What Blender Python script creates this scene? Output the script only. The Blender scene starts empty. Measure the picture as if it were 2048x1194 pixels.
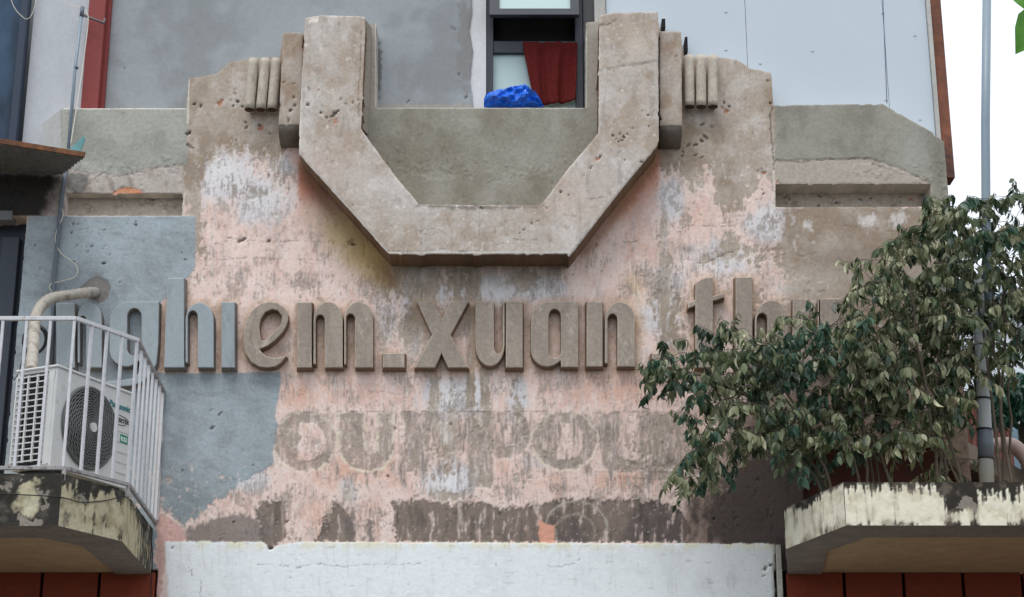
import bpy, bmesh, math, random
import numpy as np
from mathutils import Vector, Matrix, noise as mnoise
from mathutils.geometry import tessellate_polygon
random.seed(7); rng = np.random.default_rng(7)
SC = bpy.context.scene
COL = SC.collection
R = math.radians

# ------------------------------------------------------------------ camera
F_PX, PITCH, EYE = 3600.0, R(18.0), (0.0, -13.7, 1.6)
cam = bpy.data.cameras.new('camera'); cam.sensor_width = 36.0; cam.lens = 36.0 * F_PX / 2048.0
cam.clip_end = 3000.0
cam_o = bpy.data.objects.new('camera', cam); COL.objects.link(cam_o)
cam_o.location = EYE; cam_o.rotation_euler = (R(90) + PITCH, 0, 0)
SC.camera = cam_o

# ------------------------------------------------------------------ light
SUN_ELEV, SUN_AZ = R(63), R(-24)           # azimuth measured from the street side (-Y), negative = from the left
world = bpy.data.worlds.new('World'); SC.world = world; world.use_nodes = True
nt = world.node_tree; nt.nodes.clear()
sky = nt.nodes.new('ShaderNodeTexSky'); sky.sky_type = 'NISHITA'; sky.sun_disc = False
sky.sun_elevation = SUN_ELEV; sky.sun_rotation = R(180) + SUN_AZ; sky.dust_density = 3.0; sky.air_density = 1.0
cloud = nt.nodes.new('ShaderNodeMixRGB'); cloud.inputs[0].default_value = 0.86      # closed white cloud cover
cloud.inputs[2].default_value = (9.6, 10.2, 11.0, 1)
bg = nt.nodes.new('ShaderNodeBackground'); bg.inputs[1].default_value = 0.10
wo = nt.nodes.new('ShaderNodeOutputWorld')
nt.links.new(sky.outputs[0], cloud.inputs[1]); nt.links.new(cloud.outputs[0], bg.inputs[0]); nt.links.new(bg.outputs[0], wo.inputs[0])
sun = bpy.data.lights.new('sun', 'SUN'); sun.energy = 1.5; sun.angle = R(30); sun.color = (1.0, 0.97, 0.92)
sun_o = bpy.data.objects.new('sun', sun); COL.objects.link(sun_o)
sdir = Vector((math.sin(SUN_AZ) * math.cos(SUN_ELEV), -math.cos(SUN_AZ) * math.cos(SUN_ELEV), math.sin(SUN_ELEV)))
sun_o.rotation_euler = sdir.to_track_quat('Z', 'Y').to_euler()
sun_o.location = (0, -20, 30)
vs = SC.view_settings; vs.view_transform = 'Standard'; vs.look = 'None'; vs.exposure = 0.33; vs.gamma = 1.0; vs.use_curve_mapping = False
KALB = 1.06        # measured display colour -> base colour

# ------------------------------------------------------------------ helpers: measuring
_c, _s = math.cos(PITCH), math.sin(PITCH)
def at(px, py, y):
    """world point on the vertical plane at depth y seen at photo pixel px, py"""
    a, b = px - 1024.0, 597.0 - py
    r = (a, F_PX * _c - b * _s, F_PX * _s + b * _c)
    k = (y - EYE[1]) / r[1]
    return Vector((r[0] * k, y, EYE[2] + r[2] * k))
def W(px, py, y=0.0):
    p = at(px, py, y); return (p.x, p.z)
def to_px(X, Y, Z):
    dy, dz = Y - EYE[1], Z - EYE[2]
    d = dy * _c + dz * _s; up = -dy * _s + dz * _c
    return 1024.0 + F_PX * X / d, 597.0 - F_PX * up / d
def lin(c, k=KALB):
    out = []
    for v in c:
        v = v / 255.0
        out.append(min(0.88, (v / 12.92 if v <= 0.04045 else ((v + 0.055) / 1.055) ** 2.4) * k))
    return tuple(out)
def L(r, g, b): return np.array(lin((r, g, b)))

# ------------------------------------------------------------------ helpers: numpy noise and masks
def perlin(x, y, seed=0):
    t = np.random.default_rng(seed + 1000).integers(0, 256, 65536)
    xi = np.floor(x).astype(np.int64); yi = np.floor(y).astype(np.int64)
    xf = x - xi; yf = y - yi
    def g(ix, iy, dx, dy):
        a = t[(ix * 1619 + iy * 31337 + seed * 977) & 65535] * (2 * math.pi / 256)
        return np.cos(a) * dx + np.sin(a) * dy
    u = xf * xf * xf * (xf * (xf * 6 - 15) + 10); v = yf * yf * yf * (yf * (yf * 6 - 15) + 10)
    a = g(xi, yi, xf, yf); b = g(xi + 1, yi, xf - 1, yf); c = g(xi, yi + 1, xf, yf - 1); d = g(xi + 1, yi + 1, xf - 1, yf - 1)
    return (a + (b - a) * u + ((c + (d - c) * u) - (a + (b - a) * u)) * v) * 1.4
def fbm(x, y, seed=0, octv=4, gain=0.55):
    s = np.zeros_like(x); a = 1.0; n = 0
    for i in range(octv):
        s += a * perlin(x * 2 ** i + 13.7 * i, y * 2 ** i - 7.3 * i, seed + i); n += a; a *= gain
    return s / n * 1.5
def sst(a, b, x):
    t = np.clip((x - a) / (b - a), 0, 1); return t * t * (3 - 2 * t)
def poly_sd(x, y, poly):
    """signed distance to a polygon, positive inside"""
    d2 = np.full_like(x, 1e18); ins = np.zeros(x.shape, bool); n = len(poly)
    for i in range(n):
        x0, y0 = poly[i]; x1, y1 = poly[(i + 1) % n]
        ex, ey = x1 - x0, y1 - y0; l2 = ex * ex + ey * ey + 1e-12
        t = np.clip(((x - x0) * ex + (y - y0) * ey) / l2, 0, 1)
        d2 = np.minimum(d2, (x - x0 - t * ex) ** 2 + (y - y0 - t * ey) ** 2)
        c = (y0 > y) != (y1 > y)
        if ey != 0: ins ^= c & (x < x0 + (y - y0) * ex / ey)
    d = np.sqrt(d2); return np.where(ins, d, -d)
def pmask(u, v, poly, w=2.0, grow=0.0):
    """soft polygon mask, evaluated only near the polygon"""
    xs = [p[0] for p in poly]; ys = [p[1] for p in poly]; m = 30 + w
    sel = (u > min(xs) - m) & (u < max(xs) + m) & (v > min(ys) - m) & (v < max(ys) + m)
    out = np.zeros_like(u)
    if sel.any(): out[sel] = sst(-w, w, poly_sd(u[sel], v[sel], poly) + grow)
    return out
def blob(u, v, cx, cy, rx, ry, rot=0.0):
    c, s = math.cos(R(rot)), math.sin(R(rot)); a = (u - cx) * c + (v - cy) * s; b = -(u - cx) * s + (v - cy) * c
    return np.exp(-((a / rx) ** 2 + (b / ry) ** 2))
def seg_d(u, v, pts):
    d = np.full_like(u, 1e9)
    for (x0, y0), (x1, y1) in zip(pts, pts[1:]):
        sel = (u > min(x0, x1) - 12) & (u < max(x0, x1) + 12) & (v > min(y0, y1) - 12) & (v < max(y0, y1) + 12)
        if not sel.any(): continue
        ex, ey = x1 - x0, y1 - y0; uu, vv = u[sel], v[sel]
        t = np.clip(((uu - x0) * ex + (vv - y0) * ey) / (ex * ex + ey * ey + 1e-9), 0, 1)
        d[sel] = np.minimum(d[sel], np.hypot(uu - x0 - t * ex, vv - y0 - t * ey))
    return d
def mix(c, c2, m):
    m = np.clip(m, 0, 1)[:, None]; return c * (1 - m) + np.asarray(c2) * m
def ring(cx, cy, rx, ry, n=28, a0=0, a1=360):
    return [(cx + rx * math.cos(R(a0 + (a1 - a0) * i / n)), cy + ry * math.sin(R(a0 + (a1 - a0) * i / n))) for i in range(n)]
def apply_pits(u, v, c, h, pits):
    for (x, y, rx, ry, kind) in pits:
        rx, ry = rx * 0.64, ry * 0.64
        m = 3 * max(rx, ry) + 6
        s = (u > x - m) & (u < x + m) & (v > y - m) & (v < y + m)
        if not s.any(): continue
        uu, vv = u[s], v[s]
        n = fbm(uu / 6, vv / 6, int(x) % 50, 3)
        a_ = (x * 7.3 + y * 3.1) % 3.14; q1 = 1 + .5 * math.sin(a_ * 5); rot = math.sin(x + y) * .9; dx, dy = uu - x, vv - y; dx, dy = dx * math.cos(rot) + dy * math.sin(rot), dy * math.cos(rot) - dx * math.sin(rot)
        d = np.hypot(dx / (rx * (.75 + .5 * q1 * .5)), dy / ry) + n * 1.0
        k = sst(1.35, 0.7, d) * (0.55 + .45 * abs(math.sin(x * 1.7 + y)))
        col = {'d': L(84, 74, 66), 'b': L(168, 104, 78), 'g': L(92, 94, 92), 'k': L(40, 36, 32), 'o': L(128, 106, 74)}[kind]
        c[s] = mix(c[s], col, k * 0.8)
        rim = sst(1.9, 1.3, d) * (1 - k); c[s] = mix(c[s], c[s] * 1.1, rim * 0.6)
        h[s] += k * (0.018 if kind in 'dk' else 0.009)
    return c, h
def apply_cracks(u, v, c, h, cracks, dark=(88, 76, 68)):
    uw = u + 2.5 * fbm(u / 9, v / 9, 71, 3); vw = v + 3.5 * fbm(u / 10, v / 10, 72, 3)
    for pts, w in cracks:
        d = seg_d(uw, vw, pts); k = sst(w + 0.9, w * 0.3, d) * (0.35 + 0.75 * w) * sst(-.55, .1, fbm(u / 18, v / 18, 74, 3))
        c = mix(c, L(*dark), k * 0.75); h = h + 0.003 * k
    return c, h

# ------------------------------------------------------------------ helpers: materials
MATS = {}
def _nodes(name):
    m = bpy.data.materials.new(name); m.use_nodes = True; n = m.node_tree; n.nodes.clear()
    out = n.nodes.new('ShaderNodeOutputMaterial'); b = n.nodes.new('ShaderNodeBsdfPrincipled'); n.links.new(b.outputs[0], out.inputs[0])
    tc = n.nodes.new('ShaderNodeTexCoord'); return m, n, b, tc
def noise_node(n, tc, scale, detail=6, rough=0.6, stretch=None):
    t = n.nodes.new('ShaderNodeTexNoise'); t.inputs['Scale'].default_value = scale; t.inputs['Detail'].default_value = detail; t.inputs['Roughness'].default_value = rough
    if stretch:
        mp = n.nodes.new('ShaderNodeMapping'); mp.inputs['Scale'].default_value = stretch
        n.links.new(tc.outputs['Object'], mp.inputs[0]); n.links.new(mp.outputs[0], t.inputs[0])
    else: n.links.new(tc.outputs['Object'], t.inputs[0])
    return t
def ramp(n, src, lo, hi, a=0.3, b=0.7):
    r = n.nodes.new('ShaderNodeMapRange'); r.inputs[1].default_value = a; r.inputs[2].default_value = b; r.inputs[3].default_value = lo; r.inputs[4].default_value = hi
    n.links.new(src, r.inputs[0]); return r
def mulcol(n, col, fac):
    x = n.nodes.new('ShaderNodeMixRGB'); x.blend_type = 'MULTIPLY'; x.inputs[0].default_value = 1
    n.links.new(col, x.inputs[1]); n.links.new(fac, x.inputs[2]); return x
def bump(n, b, src, dist, strength=0.6, prev=None):
    k = n.nodes.new('ShaderNodeBump'); k.inputs['Distance'].default_value = dist; k.inputs['Strength'].default_value = strength
    n.links.new(src, k.inputs['Height'])
    if prev: n.links.new(prev.outputs[0], k.inputs['Normal'])
    n.links.new(k.outputs[0], b.inputs['Normal']); return k
def plaster(name, color=None, var=0.16, bmp=0.5, rough=0.93, patch=None):
    """old render: colour from the mesh's own paint layer or one colour, with grain, mottling and fine relief"""
    m, n, b, tc = _nodes(name)
    if color is None:
        a = n.nodes.new('ShaderNodeAttribute'); a.attribute_name = 'Col'; col = a.outputs['Color']
    else:
        a = n.nodes.new('ShaderNodeRGB'); a.outputs[0].default_value = (*lin(color), 1); col = a.outputs[0]
    n1 = noise_node(n, tc, 240, 3, 0.7); n2 = noise_node(n, tc, 34, 7, 0.7); n3 = noise_node(n, tc, 4, 6, 0.6, (1.6, 1.6, 0.7)); v3 = var * (0.35 if color is None else 0.8)
    c = mulcol(n, col, ramp(n, n1.outputs[0], 1 - var * .9, 1 + var * .9).outputs[0])
    c = mulcol(n, c.outputs[0], ramp(n, n2.outputs[0], 1 - var, 1 + var * .8).outputs[0])
    c = mulcol(n, c.outputs[0], ramp(n, n3.outputs[0], 1 - v3, 1 + v3 * .9).outputs[0])
    if patch:
        for pc, sc_, lo, hi, st in patch:
            t = noise_node(n, tc, sc_, 9, 0.72, (1, 1, st)); x = n.nodes.new('ShaderNodeMixRGB'); x.inputs[2].default_value = (*lin(pc), 1)
            n.links.new(ramp(n, t.outputs[0], 0, .85, lo, hi).outputs[0], x.inputs[0]); n.links.new(c.outputs[0], x.inputs[1]); c = x
    if color is None:      # smooth lime paint (pale) carries less grain than bare render
        sp = n.nodes.new('ShaderNodeRGBToBW'); n.links.new(col, sp.inputs[0]); f = ramp(n, sp.outputs[0], 0, .8, .60, .74); x = n.nodes.new('ShaderNodeMixRGB')
        n.links.new(f.outputs[0], x.inputs[0]); n.links.new(c.outputs[0], x.inputs[1]); n.links.new(col, x.inputs[2]); c = x
    n.links.new(c.outputs[0], b.inputs['Base Color']); b.inputs['Roughness'].default_value = rough; b.inputs['Specular IOR Level'].default_value = 0.25
    k = bump(n, b, n2.outputs[0], 0.006, bmp); bump(n, b, n1.outputs[0], 0.0016, bmp, k)
    MATS[name] = m; return m
def simple(name, color, rough=0.5, metal=0.0, var=0.08, bmp=0.0, scale=30, spec=0.4, raw=False, dirt=None, dirt_amt=0.5):
    m, n, b, tc = _nodes(name)
    a = n.nodes.new('ShaderNodeRGB'); a.outputs[0].default_value = (*(color if raw else lin(color)), 1)
    t = noise_node(n, tc, scale, 6, 0.65)
    c = mulcol(n, a.outputs[0], ramp(n, t.outputs[0], 1 - var, 1 + var).outputs[0])
    if dirt:
        t2 = noise_node(n, tc, scale * 0.4, 8, 0.7)
        x = n.nodes.new('ShaderNodeMixRGB'); x.inputs[2].default_value = (*lin(dirt), 1)
        n.links.new(ramp(n, t2.outputs[0], 0, 1, 0.68 - dirt_amt * .3, 0.76 - dirt_amt * .2).outputs[0], x.inputs[0]); n.links.new(c.outputs[0], x.inputs[1]); c = x
    n.links.new(c.outputs[0], b.inputs['Base Color'])
    b.inputs['Roughness'].default_value = rough; b.inputs['Metallic'].default_value = metal; b.inputs['Specular IOR Level'].default_value = spec
    if bmp: bump(n, b, t.outputs[0], bmp, 0.6)
    MATS[name] = m; return m

painted = plaster('weathered_plaster')
painted_soft = plaster('painted_render', var=0.07, bmp=0.3)
letter_cement = plaster('letter_cement', (152, 141, 130), 0.2, 0.6, patch=[((188, 176, 164), 7, .56, .68, .5), ((118, 108, 98), 9, .58, .72, .4), ((205, 198, 190), 30, .66, .74, .6)])
letter_edge = plaster('letter_worn_edge', (176, 166, 152), 0.25, 0.4)
letter_edge_blue = plaster('letter_edge_blue', (160, 168, 172), 0.15, 0.3)
letter_blue = plaster('letter_blue_grey', (148, 158, 163), 0.09, 0.3, patch=[((126, 134, 138), 6, .54, .7, .5)])
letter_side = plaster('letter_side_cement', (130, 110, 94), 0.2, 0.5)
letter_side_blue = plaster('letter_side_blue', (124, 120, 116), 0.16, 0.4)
cement_side = plaster('cement_edge', (138, 116, 98), 0.2, 0.6)
soffit_tan = plaster('soffit_plaster', (176, 154, 120), 0.16, 0.4)
soffit_grey = plaster('soffit_beam', (135, 128, 118), 0.2, 0.5)
white_plaster = plaster('white_lower_wall', (218, 222, 222), 0.05, 0.3)
rail_white = simple('white_rail_paint', (196, 197, 200), 0.5, 0, 0.08, 0.0008, 30, dirt=(150, 138, 126), dirt_amt=0.3)
rail_worn = simple('worn_rail_paint', (150, 148, 148), 0.6, 0, 0.12, 0.001, 60, dirt=(80, 66, 58), dirt_amt=0.5)
pvc_grey = simple('grey_pvc', (128, 142, 154), 0.4, 0, 0.05, scale=8)
pvc_dark = simple('dark_pvc', (92, 100, 110), 0.5, 0, 0.08, scale=8)
iron_red = simple('oxide_red_steel', (128, 52, 50), 0.6, 0, 0.1, 0.001, 14)
rust = simple('rusty_steel', (118, 74, 56), 0.8, 0, 0.3, 0.002, 6, dirt=(72, 52, 48), dirt_amt=0.7)
rust_edge = simple('rusty_sheet_edge', (112, 72, 46), 0.8, 0, 0.3, 0.002, 20, dirt=(70, 50, 40), dirt_amt=0.7)
shutter_red = simple('red_brown_paint', (126, 52, 28), 0.6, 0, 0.15, 0.001, 10)
frame_black = simple('charcoal_window_frame', (52, 56, 64), 0.4, 0, 0.05)
dark_void = simple('dark_interior', (20, 20, 22), 0.9, 0, 0.1)
glass_mint = simple('frosted_mint_glass', (186, 208, 206), 0.12, 0, 0.03, scale=3)
cable_white = simple('white_cable', (205, 200, 185), 0.5)
cable_black = simple('black_cable', (28, 28, 30), 0.5)
ac_white = simple('ac_casing', (205, 206, 204), 0.45, 0, 0.05, scale=9, dirt=(165, 160, 150), dirt_amt=0.25)
ac_dark = simple('ac_dark_inside', (34, 38, 38), 0.6)
ac_guard = simple('ac_guard_wire', (92, 94, 94), 0.45)
teal_ink = simple('teal_print', (40, 120, 125), 0.5)
dark_ink = simple('dark_print', (60, 62, 66), 0.5)
hose_wrap = simple('wrapped_hose_tape', (164, 158, 148), 0.6, 0, 0.15, 0.002, 25, dirt=(120, 112, 98), dirt_amt=0.6)
towel_mat = simple('brick_red_towel', (92, 34, 33), 0.95, 0, 0.3, 0.004, 60, spec=0.05)
bag_mat = simple('blue_plastic', (24, 100, 212), 0.28, 0, 0.03, 0.0, 20, spec=0.5)
teal_scrap = simple('teal_sheet', (100, 148, 150), 0.5, 0, 0.1)
bark = simple('bark', (78, 70, 60), 0.9, 0, 0.3, 0.002, 40)
neigh_white = simple('pale_house_wall', (205, 212, 218), 0.8)
neigh_blue = simple('blue_grey_wall', (130, 155, 172), 0.8)
pink_pipe = simple('dusty_pink_pipe', (146, 128, 124), 0.5, 0, 0.12, scale=6)
brick_red = simple('brick_red_panel', (108, 66, 58), 0.8, 0, 0.2)
canopy_mat = simple('old_canopy_underside', (96, 96, 94), 0.8, 0, 0.25, 0.003, 12)

def glass_mat(name, color, rough=0.05):
    m, n, b, tc = _nodes(name)
    t = noise_node(n, tc, 3.5, 3, 0.5, (1.6, 1, 0.6)); r = n.nodes.new('ShaderNodeMixRGB')
    r.inputs[1].default_value = (*lin(color), 1); r.inputs[2].default_value = (*[x * 5 for x in lin(color)], 1)  # lighter noise bands painted in for reflections on the glass
    n.links.new(ramp(n, t.outputs[0], 0, 1).outputs[0], r.inputs[0]); n.links.new(r.outputs[0], b.inputs['Base Color'])
    b.inputs['Roughness'].default_value = rough; b.inputs['Specular IOR Level'].default_value = 0.3; return m
glass_blue = glass_mat('dark_blue_glass', (22, 34, 46))
door_blue = simple('dark_blue_door', (52, 60, 72), 0.5, 0, 0.1)

def leaf_mat(name, color, color2):
    m, n, b, tc = _nodes(name)
    g = n.nodes.new('ShaderNodeNewGeometry'); oi = n.nodes.new('ShaderNodeObjectInfo')
    mp = n.nodes.new('ShaderNodeTexNoise'); mp.inputs['Scale'].default_value = 9; mp.inputs['Detail'].default_value = 3
    n.links.new(g.outputs['Position'], mp.inputs[0])
    r = n.nodes.new('ShaderNodeMixRGB'); r.inputs[1].default_value = (*color, 1); r.inputs[2].default_value = (*color2, 1)
    n.links.new(ramp(n, mp.outputs[0], 0, 1, 0.35, 0.65).outputs[0], r.inputs[0])
    bf = n.nodes.new('ShaderNodeMixRGB'); bf.inputs[2].default_value = (color2[0] * 1.6, color2[1] * 1.5, color2[2] * 1.7, 1)
    n.links.new(g.outputs['Backfacing'], bf.inputs[0]); n.links.new(r.outputs[0], bf.inputs[1])
    n.links.new(bf.outputs[0], b.inputs['Base Color']); b.inputs['Roughness'].default_value = 0.42; b.inputs['Specular IOR Level'].default_value = 0.5
    tr = n.nodes.new('ShaderNodeBsdfTranslucent'); n.links.new(r.outputs[0], tr.inputs[0])
    ms = n.nodes.new('ShaderNodeMixShader'); ms.inputs[0].default_value = 0.22
    n.links.new(b.outputs[0], ms.inputs[1]); n.links.new(tr.outputs[0], ms.inputs[2])
    n.links.new(ms.outputs[0], n.nodes['Material Output'].inputs[0]); return m
LEAFM = [leaf_mat('leaf_deep_green', (0.012, 0.032, 0.014), (0.026, 0.052, 0.022)),
         leaf_mat('leaf_bluish_green', (0.02, 0.062, 0.036), (0.045, 0.105, 0.062)),
         leaf_mat('leaf_olive', (0.065, 0.095, 0.038), (0.12, 0.15, 0.07)),
         leaf_mat('leaf_pale', (0.18, 0.205, 0.105), (0.31, 0.32, 0.19))]
leaf_bright = leaf_mat('leaf_fresh_green', (0.06, 0.22, 0.01), (0.09, 0.3, 0.015))
leaf_far = leaf_mat('leaf_far_green', (0.012, 0.05, 0.03), (0.02, 0.08, 0.045))

# ------------------------------------------------------------------ helpers: objects and meshes
def tag(o, label=None, cat=None, group=None, kind=None):
    if label: o['label'] = label
    if cat: o['category'] = cat
    if group: o['group'] = group
    if kind: o['kind'] = kind
    return o
def empty(name, loc=(0, 0, 0), label=None, cat=None, group=None):
    o = bpy.data.objects.new(name, None); COL.objects.link(o); o.location = loc; o.empty_display_size = 0.1
    return tag(o, label, cat, group)
def link(name, me, mat=None, parent=None):
    o = bpy.data.objects.new(name, me); COL.objects.link(o)
    if mat is not None:
        for m in (mat if isinstance(mat, (list, tuple)) else [mat]): me.materials.append(m)
    if parent is not None:
        o.parent = parent
        pw = parent.location.copy(); q = parent.parent
        while q is not None: pw += q.location; q = q.parent
        o.location = -pw
    return o
class MB:
    def __init__(s): s.v = []; s.f = []; s.m = []; s.sm = []
    def add(s, vs_, fs, mi=0, smooth=False):
        k = len(s.v); s.v += [tuple(p) for p in vs_]; s.f += [tuple(i + k for i in f) for f in fs]; s.m += [mi] * len(fs); s.sm += [smooth] * len(fs)
    def box(s, x0, x1, y0, y1, z0, z1, mi=0, M=None):
        p = [Vector((x, y, z)) for z in (z0, z1) for y in (y0, y1) for x in (x0, x1)]
        if M is not None: p = [M @ q for q in p]
        s.add(p, [(0, 2, 3, 1), (4, 5, 7, 6), (0, 1, 5, 4), (2, 6, 7, 3), (0, 4, 6, 2), (1, 3, 7, 5)], mi)
    def prism(s, plan, z0, z1, mi=0, mi_bottom=None):
        n = len(plan); tri = tessellate_polygon([[Vector((x, y, 0)) for x, y in plan]])
        v_ = [(x, y, z0) for x, y in plan] + [(x, y, z1) for x, y in plan]
        s.add(v_, [(i, (i + 1) % n, n + (i + 1) % n, n + i) for i in range(n)], mi)
        s.add([(x, y, z0) for x, y in plan], [tuple(t) for t in tri], mi if mi_bottom is None else mi_bottom)
        s.add([(x, y, z1) for x, y in plan], [tuple(t) for t in tri], mi)
    def slab(s, poly, y0, y1, mi=0, mi_side=None):
        """vertical plate: outline in X, Z between depths y0 (front) and y1"""
        n = len(poly); tri = tessellate_polygon([[Vector((x, z, 0)) for x, z in poly]])
        for y in (y0, y1): s.add([(x, y, z) for x, z in poly], [tuple(t) for t in tri], mi)
        s.add([(x, y0, z) for x, z in poly] + [(x, y1, z) for x, z in poly], [(i, (i + 1) % n, n + (i + 1) % n, n + i) for i in range(n)], mi if mi_side is None else mi_side)
    def tube(s, pts, r, sides=8, mi=0, caps=True, smooth=True):
        pts = [Vector(p) for p in pts]; n = len(pts); k = len(s.v)
        rr = r if isinstance(r, (list, tuple)) else [r] * n
        up = Vector((0.13, 0.2, 1)); vv = []
        for i, p in enumerate(pts):
            d = (pts[min(i + 1, n - 1)] - pts[max(i - 1, 0)]).normalized()
            a = d.cross(up if abs(d.dot(up.normalized())) < 0.95 else Vector((1, 0, 0))).normalized(); b = d.cross(a).normalized()
            if i and (a.dot(pa) < 0): a, b = -a, -b
            if i:
                a = (pa - d * pa.dot(d)).normalized(); b = d.cross(a).normalized()
            pa = a
            for j in range(sides):
                t = 2 * math.pi * j / sides; vv.append(p + (a * math.cos(t) + b * math.sin(t)) * rr[i])
        fs = [(i * sides + j, i * sides + (j + 1) % sides, (i + 1) * sides + (j + 1) % sides, (i + 1) * sides + j) for i in range(n - 1) for j in range(sides)]
        s.add(vv, fs, mi, smooth)
        if caps:
            s.add(vv[:sides], [tuple(range(sides))], mi); s.add(vv[-sides:], [tuple(range(sides))], mi)
    def mesh(s, name):
        me = bpy.data.meshes.new(name); me.from_pydata(s.v, [], s.f)
        me.polygons.foreach_set('material_index', s.m); me.polygons.foreach_set('use_smooth', s.sm); me.update()
        bm = bmesh.new(); bm.from_mesh(me); bmesh.ops.remove_doubles(bm, verts=bm.verts, dist=1e-6)
        bmesh.ops.recalc_face_normals(bm, faces=bm.faces); bm.to_mesh(me); bm.free(); return me
    def build(s, name, mat, parent=None, bevel=0.0):
        me = s.mesh(name); o = link(name, me, mat, parent)
        if bevel:
            b = o.modifiers.new('bevel', 'BEVEL'); b.width = bevel; b.segments = 2; b.limit_method = 'ANGLE'; b.angle_limit = R(40)
        return o
def bez(p0, p1, p2, p3, n=12):
    p0, p1, p2, p3 = map(Vector, (p0, p1, p2, p3)); out = []
    for i in range(n + 1):
        t = i / n; out.append(p0 * (1 - t) ** 3 + p1 * 3 * t * (1 - t) ** 2 + p2 * 3 * t * t * (1 - t) + p3 * t ** 3)
    return out
def smooth_path(pts, n=6):
    pts = [Vector(p) for p in pts]; out = []
    for i in range(len(pts) - 1):
        p0 = pts[max(i - 1, 0)]; p1 = pts[i]; p2 = pts[i + 1]; p3 = pts[min(i + 2, len(pts) - 1)]
        for j in range(n):
            t = j / n
            out.append(0.5 * ((2 * p1) + (p2 - p0) * t + (2 * p0 - 5 * p1 + 4 * p2 - p3) * t * t + (3 * p1 - p0 - 3 * p2 + p3) * t ** 3))
    out.append(pts[-1]); return out
def mesh_np(name, co, quads, smooth=None, cols=None):
    me = bpy.data.meshes.new(name); me.vertices.add(len(co)); me.vertices.foreach_set('co', co.astype(np.float32).ravel())
    n = len(quads); me.loops.add(n * 4); me.loops.foreach_set('vertex_index', quads.astype(np.int32).ravel())
    me.polygons.add(n); me.polygons.foreach_set('loop_start', np.arange(0, n * 4, 4, dtype=np.int32))
    me.polygons.foreach_set('use_smooth', np.ones(n, bool) if smooth is None else smooth)
    me.update(calc_edges=True)
    if cols is not None:
        a = me.color_attributes.new('Col', 'FLOAT_COLOR', 'POINT')
        a.data.foreach_set('color', np.concatenate([cols, np.ones((len(cols), 1))], 1).astype(np.float32).ravel())
    return me
def cxm(x, p): return (sum(q[0] for q in p) / len(p)) - x
def panel(name, outer, holes, y0, thick, cell, fn, mat, parent, round_edge=0.006, side_col=None):
    """plastered surface facing the street: a relief grid inside an outline (X, Z), with returns at every edge"""
    P = [list(outer)] + [list(h) for h in holes]
    xs = [p[0] for p in outer]; zs = [p[1] for p in outer]
    nx = int((max(xs) - min(xs)) / cell) + 2; nz = int((max(zs) - min(zs)) / cell) + 2
    gx = min(xs) - cell * .5 + np.arange(nx + 1) * cell; gz = min(zs) - cell * .5 + np.arange(nz + 1) * cell
    cx, cz = np.meshgrid((gx[:-1] + gx[1:]) / 2, (gz[:-1] + gz[1:]) / 2)
    sd = poly_sd(cx.ravel(), cz.ravel(), P[0])
    for h in P[1:]: sd = np.minimum(sd, -poly_sd(cx.ravel(), cz.ravel(), h))
    keep = (sd > 0).reshape(cx.shape)
    J, I = np.nonzero(keep); w = nx + 1
    q = np.stack([J * w + I, J * w + I + 1, (J + 1) * w + I + 1, (J + 1) * w + I], 1)
    used = np.unique(q); remap = np.full((nx + 1) * (nz + 1), -1); remap[used] = np.arange(len(used)); q = remap[q]
    VX, VZ = np.meshgrid(gx, gz); X = VX.ravel()[used].copy(); Z = VZ.ravel()[used].copy()
    e = np.concatenate([q[:, [0, 1]], q[:, [1, 2]], q[:, [2, 3]], q[:, [3, 0]]])
    key = np.minimum(e[:, 0], e[:, 1]).astype(np.int64) * 10 ** 7 + np.maximum(e[:, 0], e[:, 1])
    uq, inv, cnt = np.unique(key, return_inverse=True, return_counts=True)
    be = e[cnt[inv.ravel()] == 1]; bv = np.unique(be)
    bx, bz = X[bv].copy(), Z[bv].copy(); best = np.full(len(bv), 1e9); nxp, nzp = bx.copy(), bz.copy()
    for poly in P:
        for i in range(len(poly)):
            x0, z0 = poly[i]; x1, z1 = poly[(i + 1) % len(poly)]; ex, ez = x1 - x0, z1 - z0
            t = np.clip(((bx - x0) * ex + (bz - z0) * ez) / (ex * ex + ez * ez + 1e-12), 0, 1)
            qx, qz = x0 + t * ex, z0 + t * ez; d = np.hypot(bx - qx, bz - qz); b = d < best
            best[b] = d[b]; nxp[b] = qx[b]; nzp[b] = qz[b]
    jn = perlin(nxp * 9, nzp * 9, 91) + .8 * perlin(nxp * 31, nzp * 31, 92)
    chip = np.clip(perlin(nxp * 14 + 5, nzp * 14, 93) - .36, 0, 1) * 6
    q_ = 0.0028 * jn
    X[bv] = nxp + q_ + chip * .006 * np.sign(cxm(nxp, P[0])); Z[bv] = nzp + 0.0028 * perlin(nxp * 22, nzp * 22, 94) - chip * .006
    u, v = to_px(X, y0, Z)
    col, h = fn(u, v, X, Z)
    isb = np.zeros(len(X), bool); isb[bv] = True
    h = h.copy(); h[isb] = round_edge + 0.3 * np.abs(h[isb])
    co = np.stack([X, y0 + h, Z], 1)
    # returns
    bi = np.full(len(X), -1); bi[bv] = np.arange(len(bv)); nb = len(bv); base = len(X)
    f1 = co[bv].copy(); f2 = co[bv].copy(); f2[:, 1] = y0 + thick
    co2 = np.concatenate([co, f1, f2]); sc = col[bv] if side_col is None else np.tile(np.asarray(side_col), (nb, 1)) * np.clip(0.95 + 0.35 * fbm(X[bv] * 5, Z[bv] * 5, 96, 4), .5, 1.4)[:, None]
    cols = np.concatenate([col, sc, sc])
    a, b = bi[be[:, 0]], bi[be[:, 1]]
    sq = np.stack([base + a, base + nb + a, base + nb + b, base + b], 1)
    quads = np.concatenate([q, sq]); sm = np.concatenate([np.ones(len(q), bool), np.zeros(len(sq), bool)])
    me = mesh_np(name, co2, quads, sm, np.clip(cols, 0.004, 0.9))
    return link(name, me, mat, parent)
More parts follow.
